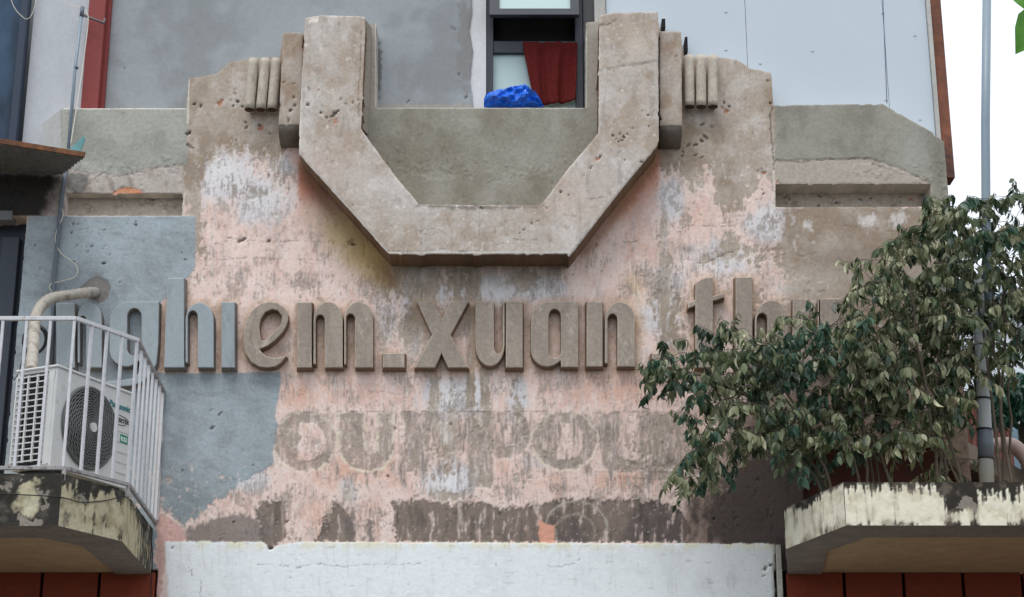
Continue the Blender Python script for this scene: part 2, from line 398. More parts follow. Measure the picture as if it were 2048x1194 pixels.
def wall_strip(name, p0, p1, z0, z1, fn, mat, parent, cell=0.01, off=0.004):
    """plastered face standing on a plan segment p0 -> p1 (street side on its right), relief and paint from fn(s, z)"""
    p0, p1 = Vector((*p0, 0)), Vector((*p1, 0)); d = p1 - p0; ln = d.length; d.normalize(); nrm = Vector((d.y, -d.x, 0))
    ns = max(2, int(ln / cell)); nz = max(2, int((z1 - z0) / cell)); s_, z_ = np.meshgrid(np.linspace(0, ln, ns + 1), np.linspace(z0, z1, nz + 1))
    s_ = s_.ravel(); z_ = z_.ravel(); col, h = fn(s_, z_)
    co = np.stack([p0.x + d.x * s_ + nrm.x * (off - h), p0.y + d.y * s_ + nrm.y * (off - h), z_], 1)
    J, I = np.meshgrid(np.arange(nz), np.arange(ns), indexing='ij'); J = J.ravel(); I = I.ravel(); w = ns + 1
    q = np.stack([J * w + I, J * w + I + 1, (J + 1) * w + I + 1, (J + 1) * w + I], 1)
    me = mesh_np(name, co, q, None, np.clip(col, 0.004, 0.9)); return link(name, me, mat, parent)
def relief(name, outlines, depth, mats, parent, flare=0.02, edge=0.0055):
    """raised letter: outlines in photo pixels (first outer, then holes), sides flaring to the wall"""
    rings = [[W(x, y, -depth) for x, y in o] for o in outlines]
    def area(p): return sum(p[i][0] * p[(i + 1) % len(p)][1] - p[(i + 1) % len(p)][0] * p[i][1] for i in range(len(p))) / 2
    for i, r_ in enumerate(rings):
        if (area(r_) > 0) != (i == 0): r_.reverse()
    def off(p, d):
        n = len(p); out = []
        for i in range(n):
            a = Vector(p[i - 1]); b = Vector(p[i]); c = Vector(p[(i + 1) % n]); e1 = (b - a); e2 = (c - b)
            if e1.length < 1e-6: e1 = e2
            if e2.length < 1e-6: e2 = e1
            e1.normalize(); e2.normalize(); n1 = Vector((e1.y, -e1.x)); n2 = Vector((e2.y, -e2.x)); m = n1 + n2
            if m.length < 0.3: m = n1
            m.normalize(); k = d / max(0.5, m.dot(n1)); out.append((b.x + m.x * k, b.y + m.y * k))
        return out
    mb = MB()
    front = [off(r_, -edge) for r_ in rings]
    flat = [Vector((x, z, 0)) for r_ in front for x, z in r_]
    tri = tessellate_polygon([[Vector((x, z, 0)) for x, z in r_] for r_ in front])
    mb.add([(p.x, -depth, p.y) for p in flat], [tuple(t) for t in tri], 0)
    for k, r_ in enumerate(rings):
        n = len(r_); back = off(r_, flare if k == 0 else min(flare, 0.01))
        def quad(a, ya, b, yb, mi):
            mb.add([(x, ya, z) for x, z in a] + [(x, yb, z) for x, z in b], [(i, (i + 1) % n, n + (i + 1) % n, n + i) for i in range(n)], mi)
        quad(front[k], -depth, r_, -depth + edge, 2); quad(r_, -depth + edge, back, 0.012, 1)
    return mb.build(name, mats, parent)

# ================================================================== THE SETTING
def sheet(name, x0, x1, y0, y1, z, mat):
    me = bpy.data.meshes.new(name); me.from_pydata([(x0, y0, z), (x1, y0, z), (x1, y1, z), (x0, y1, z)], [], [(0, 1, 2, 3)])
    o = link(name, me, mat); o['kind'] = 'structure'; return o
asphalt = simple('asphalt', (62, 62, 63), 0.9, 0, 0.2, 0.004, 20)
paving = simple('pavement', (104, 100, 95), 0.9, 0, 0.15, 0.003, 8)
sheet('ground', -1500, 1500, -1500, 1500, -0.02, simple('ground_soil', (74, 72, 66), 0.95, 0, 0.2, 0.01, 2))
sheet('road', -200, 200, -13.2, -4.2, -0.012, asphalt)
mb = MB(); mb.box(-60, 60, -4.2, 0, -0.02, 0.12); mb.box(-60, 60, -18, -13.2, -0.02, 0.12); o = mb.build('pavement', paving); o['kind'] = 'structure'

# ================================================================== THE OLD FACADE
house = empty('old_house', (0, 0, 0), 'old weathered house front with stepped pediment and raised cement lettering between two balconies', 'building')

# ---- outlines of the raised letters (photo pixels)
def arc(cx, cy, rx, ry, a0, a1, n=10): return [(cx + rx * math.cos(R(a0 + (a1 - a0) * i / n)), cy - ry * math.sin(R(a0 + (a1 - a0) * i / n))) for i in range(n + 1)]
def rect(x0, x1, y0, y1): return [(x0, y0), (x1, y0), (x1, y1), (x0, y1)]
def arch(xl, xr, top, base, il, ir, it, leg):
    m = (xl + xr) / 2; ry = (xr - xl) * .62; mi_ = (il + ir) / 2; iry = (ir - il) * .6
    return [(xl, leg)] + arc(m, top + ry, (xr - xl) / 2, ry, 180, 0, 16) + [(xr, base), (ir, base)] + arc(mi_, it + iry, (ir - il) / 2, iry, 0, 180, 10) + [(il, leg)]
def letter_a(xl, xs, xr, top, base, hole):
    m = xs
    o = [(xr, top), (xr, base), (xs, base), (xs - 1, base - 13)] + arc((xl + xs) / 2 + 2, base - 34, (xs - xl) / 2 + 2, 33, -40, -180, 10)[1:] + arc(xl + 38, top + 40, 38, 40, 180, 95, 9)
    return [o, hole]
def rhole(x0, x1, y0, y1): r_ = (x1 - x0) / 2; m = (x0 + x1) / 2; return arc(m, y0 + r_ * 1.2, r_, r_ * 1.2, 0, 180, 9) + arc(m, y1 - r_, r_, r_, 180, 360, 9)
e_out = [(576, 640), (575, 628), (568, 614), (556, 606), (540, 603), (522, 606), (505, 618), (494, 636), (488, 660), (487, 684), (491, 706), (502, 724), (518, 733), (534, 735), (550, 733), (562, 725), (572, 712), (562, 714), (548, 716), (534, 713), (524, 706), (519, 698), (534, 692), (550, 680), (565, 664), (572, 652)]
e_hole = [(520, 668), (518, 655), (521, 638), (530, 624), (544, 618), (556, 621), (564, 632), (563, 646), (554, 658), (540, 672), (528, 682), (522, 680)]
LET = [('blue', [rect(112, 149, 606, 735)]), ('blue', [arch(155, 203, 606, 735, 159, 172, 631, 725)]),
       ('blue', [[(318, 603), (316, 690), (312, 728), (300, 750), (284, 764), (262, 771), (240, 773), (214, 772), (214, 762), (240, 761), (262, 757), (276, 748), (282, 730), (280, 726)] + arc(252, 700, 33, 33, -40, -180, 10) + arc(257, 644, 38, 41, 180, 95, 9), rhole(254, 283, 616, 712)]),
       ('blue', [[(336, 556), (368, 556), (368, 735), (328, 735), (331, 640)]]), ('blue', [arch(371, 427, 605, 735, 375, 395.5, 621, 725)]), ('blue', [rect(443, 469, 604, 735)]),
       ('c', [e_out, e_hole]), ('c', [rect(594, 623, 604, 735)]), ('c', [arch(627, 685, 603, 735, 631, 649.5, 629, 728)]), ('c', [arch(688.5, 746, 603, 735, 692, 710, 627, 728)]), ('c', [rect(766, 809, 706, 735)]),
       ('c', [[(834, 603), (866, 603), (884, 637), (901, 603), (937, 603), (901, 670), (937, 735), (896.5, 735), (883, 706), (870, 735), (829, 735), (864, 670)]]),
       ('c', [[(951, 603), (988, 603), (988, 692)] + arc(997, 694, 8.5, 14, 180, 360, 8) + [(1005.5, 603), (1009, 603), (1009, 690)] + arc(980, 690, 29, 42, 0, -180, 14)]), ('c', [rect(1012, 1045, 603, 735)]),
       ('c', letter_a(1062, 1122.5, 1156, 603, 734, rhole(1097, 1122, 617.5, 716))), ('c', [rect(1173.5, 1205, 603, 733)]), ('c', [arch(1210, 1270, 603, 733, 1215, 1235, 627, 726)]), ('c', [rect(1304, 1345, 706, 734)]),
       ('c', [[(1391, 566), (1403, 558), (1411, 555), (1426, 555), (1426, 592), (1449, 586), (1449, 595), (1426, 602), (1426, 735), (1391, 735), (1391, 611), (1376, 617), (1376, 606), (1391, 599)]]),
       ('c', [rect(1471.5, 1504.5, 554, 735)]), ('c', [arch(1510, 1577, 600, 735, 1514, 1535, 626, 726)]), ('c', [[(1586, 597), (1618, 597), (1618, 690)] + arc(1627, 694, 8.5, 14, 180, 360, 8) + [(1636, 603), (1638, 597), (1638, 690)] + arc(1612, 690, 27, 42, 0, -180, 14)]), ('c', [rect(1641, 1680, 597, 735)])]

# ---- paint layers of the main wall, in photo coordinates of the wall plane
GLYPH2 = [  # ghost letters of the upper painted line: outlines, holes
    (ring(609, 883, 63, 60), [(598, 846), (628, 846), (646, 862), (652, 885), (645, 910), (622, 921), (596, 922)]),
    ([(677, 824), (728, 824), (730, 905), (740, 912), (755, 905), (755, 826), (787, 826), (786, 905), (770, 935), (735, 944), (700, 936), (678, 905)], None),
    ([(800, 826), (880, 826), (884, 843), (862, 852), (856, 942), (803, 942), (812, 852)], None),
    ([(938, 824), (988, 824), (986, 960), (980, 975), (936, 975), (934, 880)], None),
    ([(992, 824), (1040, 824), (1058, 845), (1062, 870), (1048, 905), (1022, 915), (992, 915), (992, 897), (1020, 893), (1036, 880), (1036, 860), (1024, 845), (992, 846)], None),
    (ring(1129, 882, 65, 59), [(1116, 845), (1150, 848), (1170, 868), (1172, 890), (1158, 912), (1136, 920), (1114, 920)]),
    ([(1198, 828), (1240, 826), (1238, 895), (1250, 920), (1300, 922), (1322, 926), (1300, 943), (1236, 943), (1210, 938), (1200, 905)], None),
    ([(1278, 830), (1308, 828), (1372, 826), (1386, 860), (1384, 930), (1330, 938), (1302, 930), (1300, 922), (1304, 905), (1280, 920)], None)]
GLYPH3 = [
    ([(519, 1001), (572, 1000), (573, 1020), (568, 1084), (556, 1088), (546, 1100), (534, 1096), (522, 1082), (516, 1040)], None),
    ([(672, 1004), (690, 1020), (706, 1050), (712, 1086), (626, 1086), (640, 1060)], None),
    ([(786, 1008), (850, 1000), (905, 1012), (960, 1004), (1010, 1018), (1078, 1008), (1110, 1000), (1180, 998), (1260, 1000), (1330, 1004), (1362, 1022), (1384, 1060), (1376, 1086), (790, 1086)], None)]
def facade_paint(u, v, X, Z):
    n = len(u); A = fbm(u / 130, v / 130, 1, 5); B = fbm(u / 38, v / 52, 5, 5); Cn = fbm(u / 11, v / 17, 9, 4); D = fbm(u / 4.5, v / 5.5, 12, 3)
    S = fbm(u / 14, v / 90, 15, 4)                      # vertical run marks
    E = fbm(u / 22, v / 22, 21, 4); Q = fbm(u / 60, v / 60, 29, 3)
    S2 = fbm(u / 5, v / 34, 17, 3)
    uw = u + 9 * E + 3.5 * Cn; vw = v + 9 * fbm(u / 20, v / 20, 25, 4) + 3.5 * D
    h = 0.0025 * A + 0.0012 * B
    # bare render
    cem = mix(np.tile(L(171, 158, 145), (n, 1)), L(152, 136, 119), sst(-0.1, 0.5, A + .5 * B)); cem = mix(cem, L(190, 181, 173), sst(0.05, 0.6, -A + 0.6 * B + .2 * D))
    cem = mix(cem, L(140, 128, 116), sst(0.35, 0.75, Cn + .3 * D) * 0.55)
    # paint coats
    pink = mix(np.tile(L(229, 206, 197), (n, 1)), L(221, 192, 180), sst(-0.2, 0.5, B))
    sal = 0 * u
    for (x, y, rx, ry, k) in [(596, 330, 16, 70, .8), (470, 465, 70, 22, .5), (610, 430, 40, 40, .5), (700, 520, 50, 40, .4), (620, 500, 20, 60, .5), (1390, 430, 34, 46, .85), (1360, 465, 60, 20, .4), (1280, 490, 60, 80, .65), (1270, 570, 50, 40, .7),
                              (690, 780, 150, 40, .75), (600, 790, 60, 40, 1.0), (700, 940, 110, 40, 1.0), (660, 960, 60, 30, .8), (800, 960, 60, 30, .7), (1250, 775, 160, 55, .95), (1120, 780, 80, 30, .6), (1010, 935, 60, 40, .7), (1100, 965, 90, 30, .7),
                              (1250, 960, 90, 30, .9), (1400, 830, 60, 120, .7), (930, 890, 200, 60, .35), (470, 1000, 60, 40, .5), (640, 1030, 50, 40, .9), (750, 1040, 50, 50, .7), (1190, 690, 30, 80, .3), (640, 690, 120, 70, .35), (1060, 1060, 60, 40, .8), (520, 1040, 110, 30, .4)]:
        sal = np.maximum(sal, k * blob(u, v, x, y, rx * 1.1, ry * 1.1))
    pink = mix(pink, L(220, 184, 168), sst(0.25, 0.95, sal + 0.3 * B + .2 * Cn + .1 * S)); pink = mix(pink, L(216, 162, 136), sst(0.75, 1.35, sal + 0.35 * B + .25 * E + .15 * D) * .75)
    pink = mix(pink, L(198, 190, 188), sst(.1, .7, S + .6 * B) * .45)
    lil = 0 * u
    for (x, y, rx, ry, k) in [(450, 350, 70, 60, 1), (520, 400, 80, 60, .8), (560, 330, 40, 50, .6), (1340, 400, 30, 60, .8), (1540, 450, 60, 40, 1), (1450, 520, 90, 50, .7), (1060, 575, 80, 30, 1), (990, 580, 60, 40, 1), (830, 600, 30, 60, .8), (900, 590, 40, 30, .9),
                              (1320, 620, 50, 70, .8), (890, 800, 50, 50, 1), (940, 790, 40, 50, .9), (1040, 800, 30, 50, .8), (900, 960, 60, 40, 1.1), (1080, 920, 80, 40, .5), (500, 960, 60, 30, .8), (700, 980, 40, 40, .5), (860, 690, 60, 60, .7), (760, 640, 50, 60, .6),
                              (1290, 700, 30, 60, .5), (1340, 560, 60, 50, .6), (1600, 450, 80, 30, .6), (1760, 440, 80, 25, .5), (1620, 580, 80, 20, .8), (1490, 650, 60, 60, .5)]:
        lil = np.maximum(lil, k * blob(u, v, x, y, rx, ry))
    pink = mix(pink, L(212, 208, 210), sst(0.25, 0.7, lil + .3 * B + .15 * S)); pink = mix(pink, L(228, 228, 230), sst(0.75, 1.1, lil + .5 * Cn + .2 * D) * .8)
    for (x, y, rx, ry) in [(1275, 575, 34, 30), (1272, 655, 20, 40), (740, 515, 40, 20)]: pink = mix(pink, L(205, 178, 138), blob(u, v, x, y, rx, ry) * (0.5 + .4 * E))
    # how much paint is still on
    keep = sst(235, 400, v + 40 * A) * 1.5 - 0.30
    for (x, y, rx, ry, k) in [(450, 360, 60, 60, .55), (500, 420, 90, 50, .3), (600, 310, 26, 60, 1.3), (1340, 380, 34, 50, .3), (1400, 450, 70, 40, .4), (1540, 455, 60, 36, .6), (440, 490, 60, 60, .3), (560, 520, 100, 60, .3), (1250, 500, 60, 110, .5), (690, 790, 200, 50, .5),
                              (1200, 770, 220, 40, .5), (720, 950, 120, 30, .5), (1150, 970, 200, 20, .3), (590, 690, 110, 80, .4), (1190, 690, 120, 90, .4), (1420, 560, 110, 60, .3), (600, 800, 60, 60, .4), (1600, 570, 60, 14, .6),
                              (1440, 300, 26, 30, -.7), (1460, 380, 26, 70, -1.2), (1360, 290, 80, 60, -.6), (845, 560, 30, 60, -1.7), (948, 590, 13, 70, -1.7), (1050, 560, 30, 22, -1.2), (912, 570, 16, 30, -1), (785, 560, 30, 30, -.6), (830, 670, 26, 50, -1.0), (770, 670, 18, 50, -.6),
                              (946, 660, 14, 60, -1.2), (1330, 620, 34, 60, -.8), (1330, 545, 22, 50, -.6), (1327, 470, 12, 70, -.9), (1350, 690, 30, 30, -.9), (869, 790, 11, 60, -1.5), (906, 790, 9, 50, -.9), (942, 780, 12, 55, -1.3), (970, 790, 10, 60, -1.6), (1035, 790, 16, 60, -.9),
                              (1410, 600, 40, 30, -.4), (1455, 500, 40, 30, -.7), (1370, 440, 12, 30, -.9), (1410, 520, 30, 14, -.7), (880, 990, 60, 14, -.8), (700, 990, 20, 30, -.8), (1040, 960, 30, 20, -.7), (1250, 965, 60, 14, -.5), (1330, 950, 60, 30, -.6), (895, 890, 22, 60, -1.0),
                              (540, 430, 50, 18, -.6), (500, 390, 24, 14, -.6), (470, 440, 10, 50, -.6), (1660, 480, 130, 80, -1.1), (1800, 560, 160, 160, -1.4), (1520, 600, 30, 60, -.3), (385, 340, 26, 120, -1.2), (400, 470, 18, 60, -.6), (1620, 340, 60, 90, -1), (440, 520, 30, 30, -.4), (1500, 800, 120, 100, -.4)]:
        keep = keep + k * blob(u, v, x, y, rx, ry)
    keep = keep + 0.6 * Cn + 0.42 * S + 0.18 * S2 + 0.26 * D + 0.45 * B - 0.34
    m = sst(0.28, 0.50, keep); thin = sst(0.85, 0.4, keep)
    m = m * (1 - 0.5 * thin * sst(0.0, 0.5, D + .4 * S))
    c = mix(cem, pink, m * (0.95 - .2 * sst(.1, .7, S2 * .6 + .6 * Cn))); h = h + 0.006 * (1 - m)
    fa = blob(u, v, 460, 360, 85, 75) + blob(u, v, 560, 370, 60, 60) * .8 + blob(u, v, 1350, 400, 40, 60) * .8 + blob(u, v, 1460, 520, 110, 60) * .6 + blob(u, v, 560, 540, 150, 60) * .6 + blob(u, v, 1360, 640, 60, 80) * .8 + blob(u, v, 800, 650, 60, 70) + blob(u, v, 1540, 440, 60, 30)
    Q = fbm(u / 60, v / 60, 29, 3); sp = D * .45 + .7 * Cn + .3 * S2 + .45 * B + .35 * Q
    c = mix(c, L(150, 140, 132), np.clip(fa, 0, 1) * sst(.02, .36, sp + .35 * S2 * blob(u, v, 480, 370, 110, 90)) * .85); c = mix(c, L(222, 219, 218), np.clip(blob(u, v, 460, 350, 90, 60) + blob(u, v, 540, 400, 60, 40) + blob(u, v, 1330, 400, 40, 50) * .7 + blob(u, v, 1540, 430, 50, 26) + blob(u, v, 1010, 580, 80, 22) * .8, 0, 1) * sst(.05, .4, -sp + .2 * S) * .7)
    c = mix(c, L(158, 148, 141), sst(.38, .8, sp) * sst(420, 470, v) * sst(1010, 980, v) * .7)
    S3 = fbm(u / 3.2, v / 26, 131, 3); S4 = fbm(u / 7, v / 60, 133, 4); pz = sst(430, 520, v) * sst(1080, 1060, v) * sst(1560, 1500, u)
    c = mix(c, L(150, 141, 135), pz * sst(.12, .55, S3 * .8 + .5 * S4 + 1.1 * Q + .3 * B - .06) * .5); c = mix(c, L(232, 226, 222), pz * sst(.2, .6, -S3 * .7 - .4 * S4 + .6 * fbm(u / 50, v / 50, 135, 3)) * .4)
    c = mix(c, L(128, 112, 102), pz * sst(.34, .5, fbm(u / 5, v / 6, 137, 4) * .8 + .5 * Q) * .5)
    # tan stain soaked round the raised letters
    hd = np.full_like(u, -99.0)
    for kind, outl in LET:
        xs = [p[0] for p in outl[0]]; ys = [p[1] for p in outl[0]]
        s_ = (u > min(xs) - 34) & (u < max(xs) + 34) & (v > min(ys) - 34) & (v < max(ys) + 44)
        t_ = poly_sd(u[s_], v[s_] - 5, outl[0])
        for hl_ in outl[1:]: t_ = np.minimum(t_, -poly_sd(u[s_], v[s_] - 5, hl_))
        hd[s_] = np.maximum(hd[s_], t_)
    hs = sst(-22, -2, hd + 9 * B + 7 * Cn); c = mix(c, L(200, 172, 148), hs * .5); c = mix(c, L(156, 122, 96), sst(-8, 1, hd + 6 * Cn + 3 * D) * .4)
    # old lime wash left in the render high up
    lw = blob(u, v, 460, 300, 60, 40) + blob(u, v, 1420, 340, 60, 40) + blob(u, v, 1500, 330, 40, 60) * .5
    c = mix(c, L(208, 204, 202), sst(0.75, 1.0, lw * .6 + .7 * S + .35 * D) * .75)
    # painted line one and two: darker render where letters were cut away
    g = 0 * u
    for o_, hl in GLYPH2:
        k = pmask(u + 5 * Cn + 3 * D, v + 5 * E + 4 * Cn + 2 * D, o_, 2.2)
        if hl: k = k * (1 - pmask(u + 2 * Cn, v + 2 * D, hl, 1.6))
        g = np.maximum(g, k)
    gl = mix(np.tile(L(150, 139, 128), (n, 1)), L(128, 119, 112), sst(0.0, .6, B + .3 * A)); gl = mix(gl, L(196, 184, 172), sst(0.32, 0.5, Cn + .5 * D) * .8)
    gl = mix(gl, L(216, 206, 190), sst(0.50, 0.62, .5 * Cn + .6 * E + .2 * D) * .7)
    c = mix(c, gl, g * np.clip(0.82 - 0.6 * sst(-.15, .5, S + .4 * B + .35 * Cn + .2 * D), 0, 1)); h = h + 0.004 * g
    c = mix(c, L(178, 160, 148), (1 - g) * sst(815, 830, v) * sst(955, 940, v) * sst(640, 700, u) * sst(-.1, .4, S + .4 * S2 + .3 * Cn) * .75); c = mix(c, L(118, 112, 108), sst(820, 840, v) * sst(1000, 960, v) * sst(640, 700, u) * sst(.28, .6, S + .4 * S2 + .25 * Cn) * .6)
    g = 0 * u
    for o_, hl in GLYPH3: g = np.maximum(g, pmask(u + 7 * Cn + 5 * D + 6 * E, v + 9 * E + 8 * Cn + 4 * D, o_, 1.5))
    gl = mix(np.tile(L(126, 113, 104), (n, 1)), L(92, 84, 82), sst(-0.2, .5, A + .5 * B + (u - 1150) / 500)); gl = mix(gl, L(156, 142, 128), sst(0.1, .7, S + .4 * B + .2 * S2) * .6); gl = mix(gl, L(66, 60, 58), sst(.2, .7, -S + .5 * Q) * .5)
    gl = mix(gl, L(205, 196, 188), sst(0.66, 0.75, D + .5 * Cn + .25 * E) * .7)
    c = mix(c, gl, g * np.clip(.97 - .7 * sst(.25, .6, S + .5 * Cn + .3 * Q), 0, 1)); h = h + 0.005 * g
    # moulder between the letters of the last line
    dk = blob(u, v, 480, 1060, 70, 36) * 1.2 + blob(u, v, 420, 1075, 60, 26) + blob(u, v, 740, 1060, 16, 60) * .8 + blob(u, v, 700, 1050, 14, 40) + blob(u, v, 585, 1060, 10, 40) * .5 + blob(u, v, 350, 1010, 30, 30) * .4
    c = mix(c, L(110, 104, 100), sst(0.35, .75, dk + .45 * Cn + .35 * S) * .8)
    rg = ring(1152, 1056, 62, 54, 30); d = np.abs(poly_sd(u + 2 * E, v + 2 * E, rg)); d = np.where(v > 1082, 99, d)
    c = mix(c, L(190, 182, 172), sst(3.2, 1.0, d + 3 * Cn + 2 * D) * .55)
    d = np.abs(poly_sd(u + 2 * E, v + 2 * E, ring(1150, 1064, 40, 36, 26))); c = mix(c, L(180, 170, 160), sst(2.6, .8, d + 3 * Cn + 2 * D) * .4)
    c = mix(c, L(214, 158, 136), pmask(u + 4 * E, v + 3 * Cn, [(1078, 1040), (1092, 1048), (1112, 1050), (1108, 1070), (1114, 1092), (1078, 1090)], 1.2))
    # chipped pale rims round line two
    for o_, hl in GLYPH2[:2] + GLYPH2[5:6]:
        d = np.abs(poly_sd(u + 3 * E, v + 3 * E, o_)); c = mix(c, L(214, 202, 184), sst(4.5, 1.5, d + 9 * np.maximum(0, -Cn + .1)) * .8)
    for x0, x1, y in [(678, 800, 823), (800, 1090, 823), (1190, 1400, 824), (800, 870, 942), (1180, 1400, 944)]:
        d = seg_d(u, v + 1.2 * E, [(x0, y), (x1, y)]); c = mix(c, L(120, 106, 98), sst(1.8, .5, d) * sst(-.2, .2, E) * .6)
    # right hand bay: brown grey render, mould towards the bottom
    rb = sst(1540, 1600, uw) * sst(410, 425, v); rcol = mix(np.tile(L(172, 160, 148), (n, 1)), L(150, 134, 118), sst(-.2, .5, A + .4 * B))
    rcol = mix(rcol, L(200, 194, 190), sst(.3, .7, .8 * B + .4 * Cn + blob(u, v, 1760, 440, 70, 22) + blob(u, v, 1600, 455, 40, 30) * .6 - .2)); rcol = mix(rcol, L(128, 114, 102), blob(u, v, 1690, 520, 60, 26) * .7)
    c = mix(c, rcol, rb * .93)
    md = sst(560, 1000, v) * sst(1340, 1600, u + .25 * (v - 800)) + blob(u, v, 1480, 1030, 120, 80) * .9 + blob(u, v, 1540, 960, 60, 150) * .7 + blob(u, v, 1560, 1060, 50, 40)
    c = mix(c, L(112, 92, 82), sst(.3, .9, md + .3 * B) * .75); c = mix(c, L(62, 57, 56), sst(.75, 1.35, md + .5 * B + .3 * Cn) * .85)
    # stains in the plaster under the frame's slanting arms
    dl = seg_d(u, v, [(0, 0), (0, 0)])
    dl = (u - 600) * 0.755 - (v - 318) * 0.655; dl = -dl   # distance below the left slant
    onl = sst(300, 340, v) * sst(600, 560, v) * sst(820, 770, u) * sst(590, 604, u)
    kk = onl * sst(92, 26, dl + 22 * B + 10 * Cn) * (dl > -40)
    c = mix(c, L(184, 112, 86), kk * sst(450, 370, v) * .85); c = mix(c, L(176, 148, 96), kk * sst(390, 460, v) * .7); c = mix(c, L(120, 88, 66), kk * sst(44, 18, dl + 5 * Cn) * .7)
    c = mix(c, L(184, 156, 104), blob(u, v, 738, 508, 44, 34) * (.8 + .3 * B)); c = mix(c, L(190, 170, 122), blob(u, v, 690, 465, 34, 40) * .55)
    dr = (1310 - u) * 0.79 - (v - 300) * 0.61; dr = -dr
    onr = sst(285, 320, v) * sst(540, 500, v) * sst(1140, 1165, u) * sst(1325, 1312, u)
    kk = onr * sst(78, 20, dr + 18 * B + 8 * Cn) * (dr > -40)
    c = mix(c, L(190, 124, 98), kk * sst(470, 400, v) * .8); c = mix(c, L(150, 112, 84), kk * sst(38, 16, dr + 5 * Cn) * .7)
    # run marks and the frame's soft shadow, painted as one darker band
    rm = sst(512, 530, v) * sst(600, 548, v + 20 * S) * sst(770, 800, u) * sst(1150, 1120, u)
    c = mix(c, L(128, 118, 104), rm * sst(.05, .5, .4 + S * .5) * .5)
    # blue grey repaint
    bp = [(56, 432), (389, 431), (392, 470), (391, 530), (378, 556), (371, 562), (369, 604), (428, 606), (428, 744), (562, 744), (562, 765), (548, 830), (556, 850), (545, 905), (550, 925), (520, 945), (482, 962), (462, 985), (432, 1000), (404, 1030), (362, 1050), (335, 1020), (322, 1020), (322, 744), (0, 744), (-200, 1100), (-200, 745), (0, 745)]
    bp = [(56, 432), (389, 431), (392, 470), (391, 530), (376, 556), (368, 562), (366, 575), (336, 590), (322, 606), (317, 640), (312, 744), (326, 746), (562, 744), (562, 765), (550, 830), (556, 850), (545, 905), (550, 925), (520, 945), (482, 962), (462, 985), (432, 1000), (404, 1030), (362, 1050), (335, 1020), (318, 1010), (308, 1180), (-120, 1180), (-120, 700), (20, 700)]
    wr = sst(900, 960, v); bm_ = pmask(u + (2.2 + 9 * wr) * Cn + 1.2 * D + 14 * wr * B, v + (2.0 + 10 * wr) * E + (1.2 + 4 * wr) * D, bp, 1.6); bm_ = bm_ * (1 - .8 * wr * sst(.25, .5, .6 * Cn + .5 * E + .3 * D))
    bc = mix(np.tile(L(154, 164, 169), (n, 1)), L(138, 146, 151), sst(-.3, .5, A + .35 * B)); bc = mix(bc, L(160, 172, 180), sst(.1, .6, -A + .35 * B) * .7)
    bc = mix(bc, L(128, 138, 138), sst(900, 1050, v) * .45); bc = mix(bc, L(166, 174, 178), sst(.1, .6, fbm((u + v * .5) / 50, (v - u * .4) / 12, 139, 4)) * .35); bc = mix(bc, L(112, 118, 120), sst(.2, .6, fbm(u / 60, v / 20, 141, 4) + .3 * Cn) * .3)
    c = mix(c, bc, bm_); h = h * (1 - .5 * bm_) - 0.003 * bm_
    hp = pmask(u + 3 * Cn, v + 3 * Cn, [(160, 572), (178, 560), (194, 553), (214, 560), (222, 574), (218, 590), (206, 606), (196, 608), (186, 600), (160, 590)], 1.2)
    c = mix(c, L(128, 124, 120), hp); h = h + .006 * hp
    # pink patch left of the white band and the white band itself
    pp = pmask(u + 3 * Cn, v + 3 * E, [(322, 1028), (345, 1040), (366, 1058), (372, 1074), (360, 1090), (338, 1110), (326, 1150), (318, 1200), (312, 1200), (314, 1040)], 1.5)
    c = mix(c, L(204, 168, 158), pp)
    wl = 1085 + 2.5 * E + 1.5 * D + 0.004 * (u - 900); wl = wl + 14 * np.exp(-((u - 541) / 9) ** 2) + 6 * np.exp(-((u - 556) / 20) ** 2)
    wm = sst(-1.2, 1.2, v - wl) * sst(326, 334, u + 4 * Cn - 0.05 * (v - 1085)) * sst(1552, 1546, u + 3 * Cn)
    wc = mix(np.tile(L(228, 233, 235), (n, 1)), L(222, 227, 229), sst(0, .6, A + B)); wc = mix(wc, L(226, 220, 184), sst(1108, 1088, v + 8 * B) * sst(-.3, .4, B + .3 * A) * .75)
    wc = mix(wc, L(120, 116, 112), sst(.80, .90, .8 * D + .6 * E + .3 * Cn) * .5)
    wc = mix(wc, L(196, 198, 194), sst(.25, .6, S4 + .3 * B) * .3); wc = mix(wc, L(188, 178, 160), sst(1120, 1088, v + 30 * S4) * sst(.1, .5, S4 + .3 * S3) * .4); wc = mix(wc, L(160, 158, 154), sst(.55, .62, fbm(u / 40, v / 7, 143, 4)) * .35)
    c = mix(c, wc, wm); h = h * (1 - .85 * wm) - .003 * wm
    edge = wm * sst(1540, 1556, u + 5 * E) ; c = mix(c, L(70, 62, 58), edge * .9)
    # cement repair: parapets and the infill inside the frame
    inf = pmask(u, v, [(720, 30), (1210, 30), (1210, 265), (1080, 412), (838, 412), (715, 260)], 2)
    ic = mix(np.tile(L(146, 143, 132), (n, 1)), L(130, 126, 113), sst(-.2, .5, A + .4 * B)); ic = mix(ic, L(158, 156, 148), sst(.1, .6, -A + .5 * B) * .6)
    ic = mix(ic, L(168, 160, 150), sst(765, 740, u) * sst(260, 200, v) * .7); ic = mix(ic, L(166, 158, 148), sst(1168, 1180, u) * sst(260, 200, v) * .7)
    c = mix(c, ic, inf)
    lp = pmask(u + 2 * E, v + 5 * E, [(100, 200), (374, 200), (374, 330), (300, 336), (240, 350), (180, 345), (100, 335)], 2)
    lc = mix(np.tile(L(166, 166, 158), (n, 1)), L(150, 150, 142), sst(-.2, .5, A + .3 * B)); c = mix(c, lc, lp); h = h - .004 * lp
    l2 = pmask(u, v, [(100, 345), (366, 330), (366, 432), (100, 432)], 3) * (1 - lp); c = mix(c, mix(np.tile(L(178, 170, 163), (n, 1)), L(150, 140, 132), sst(0, .5, B + .4 * Cn)), l2)
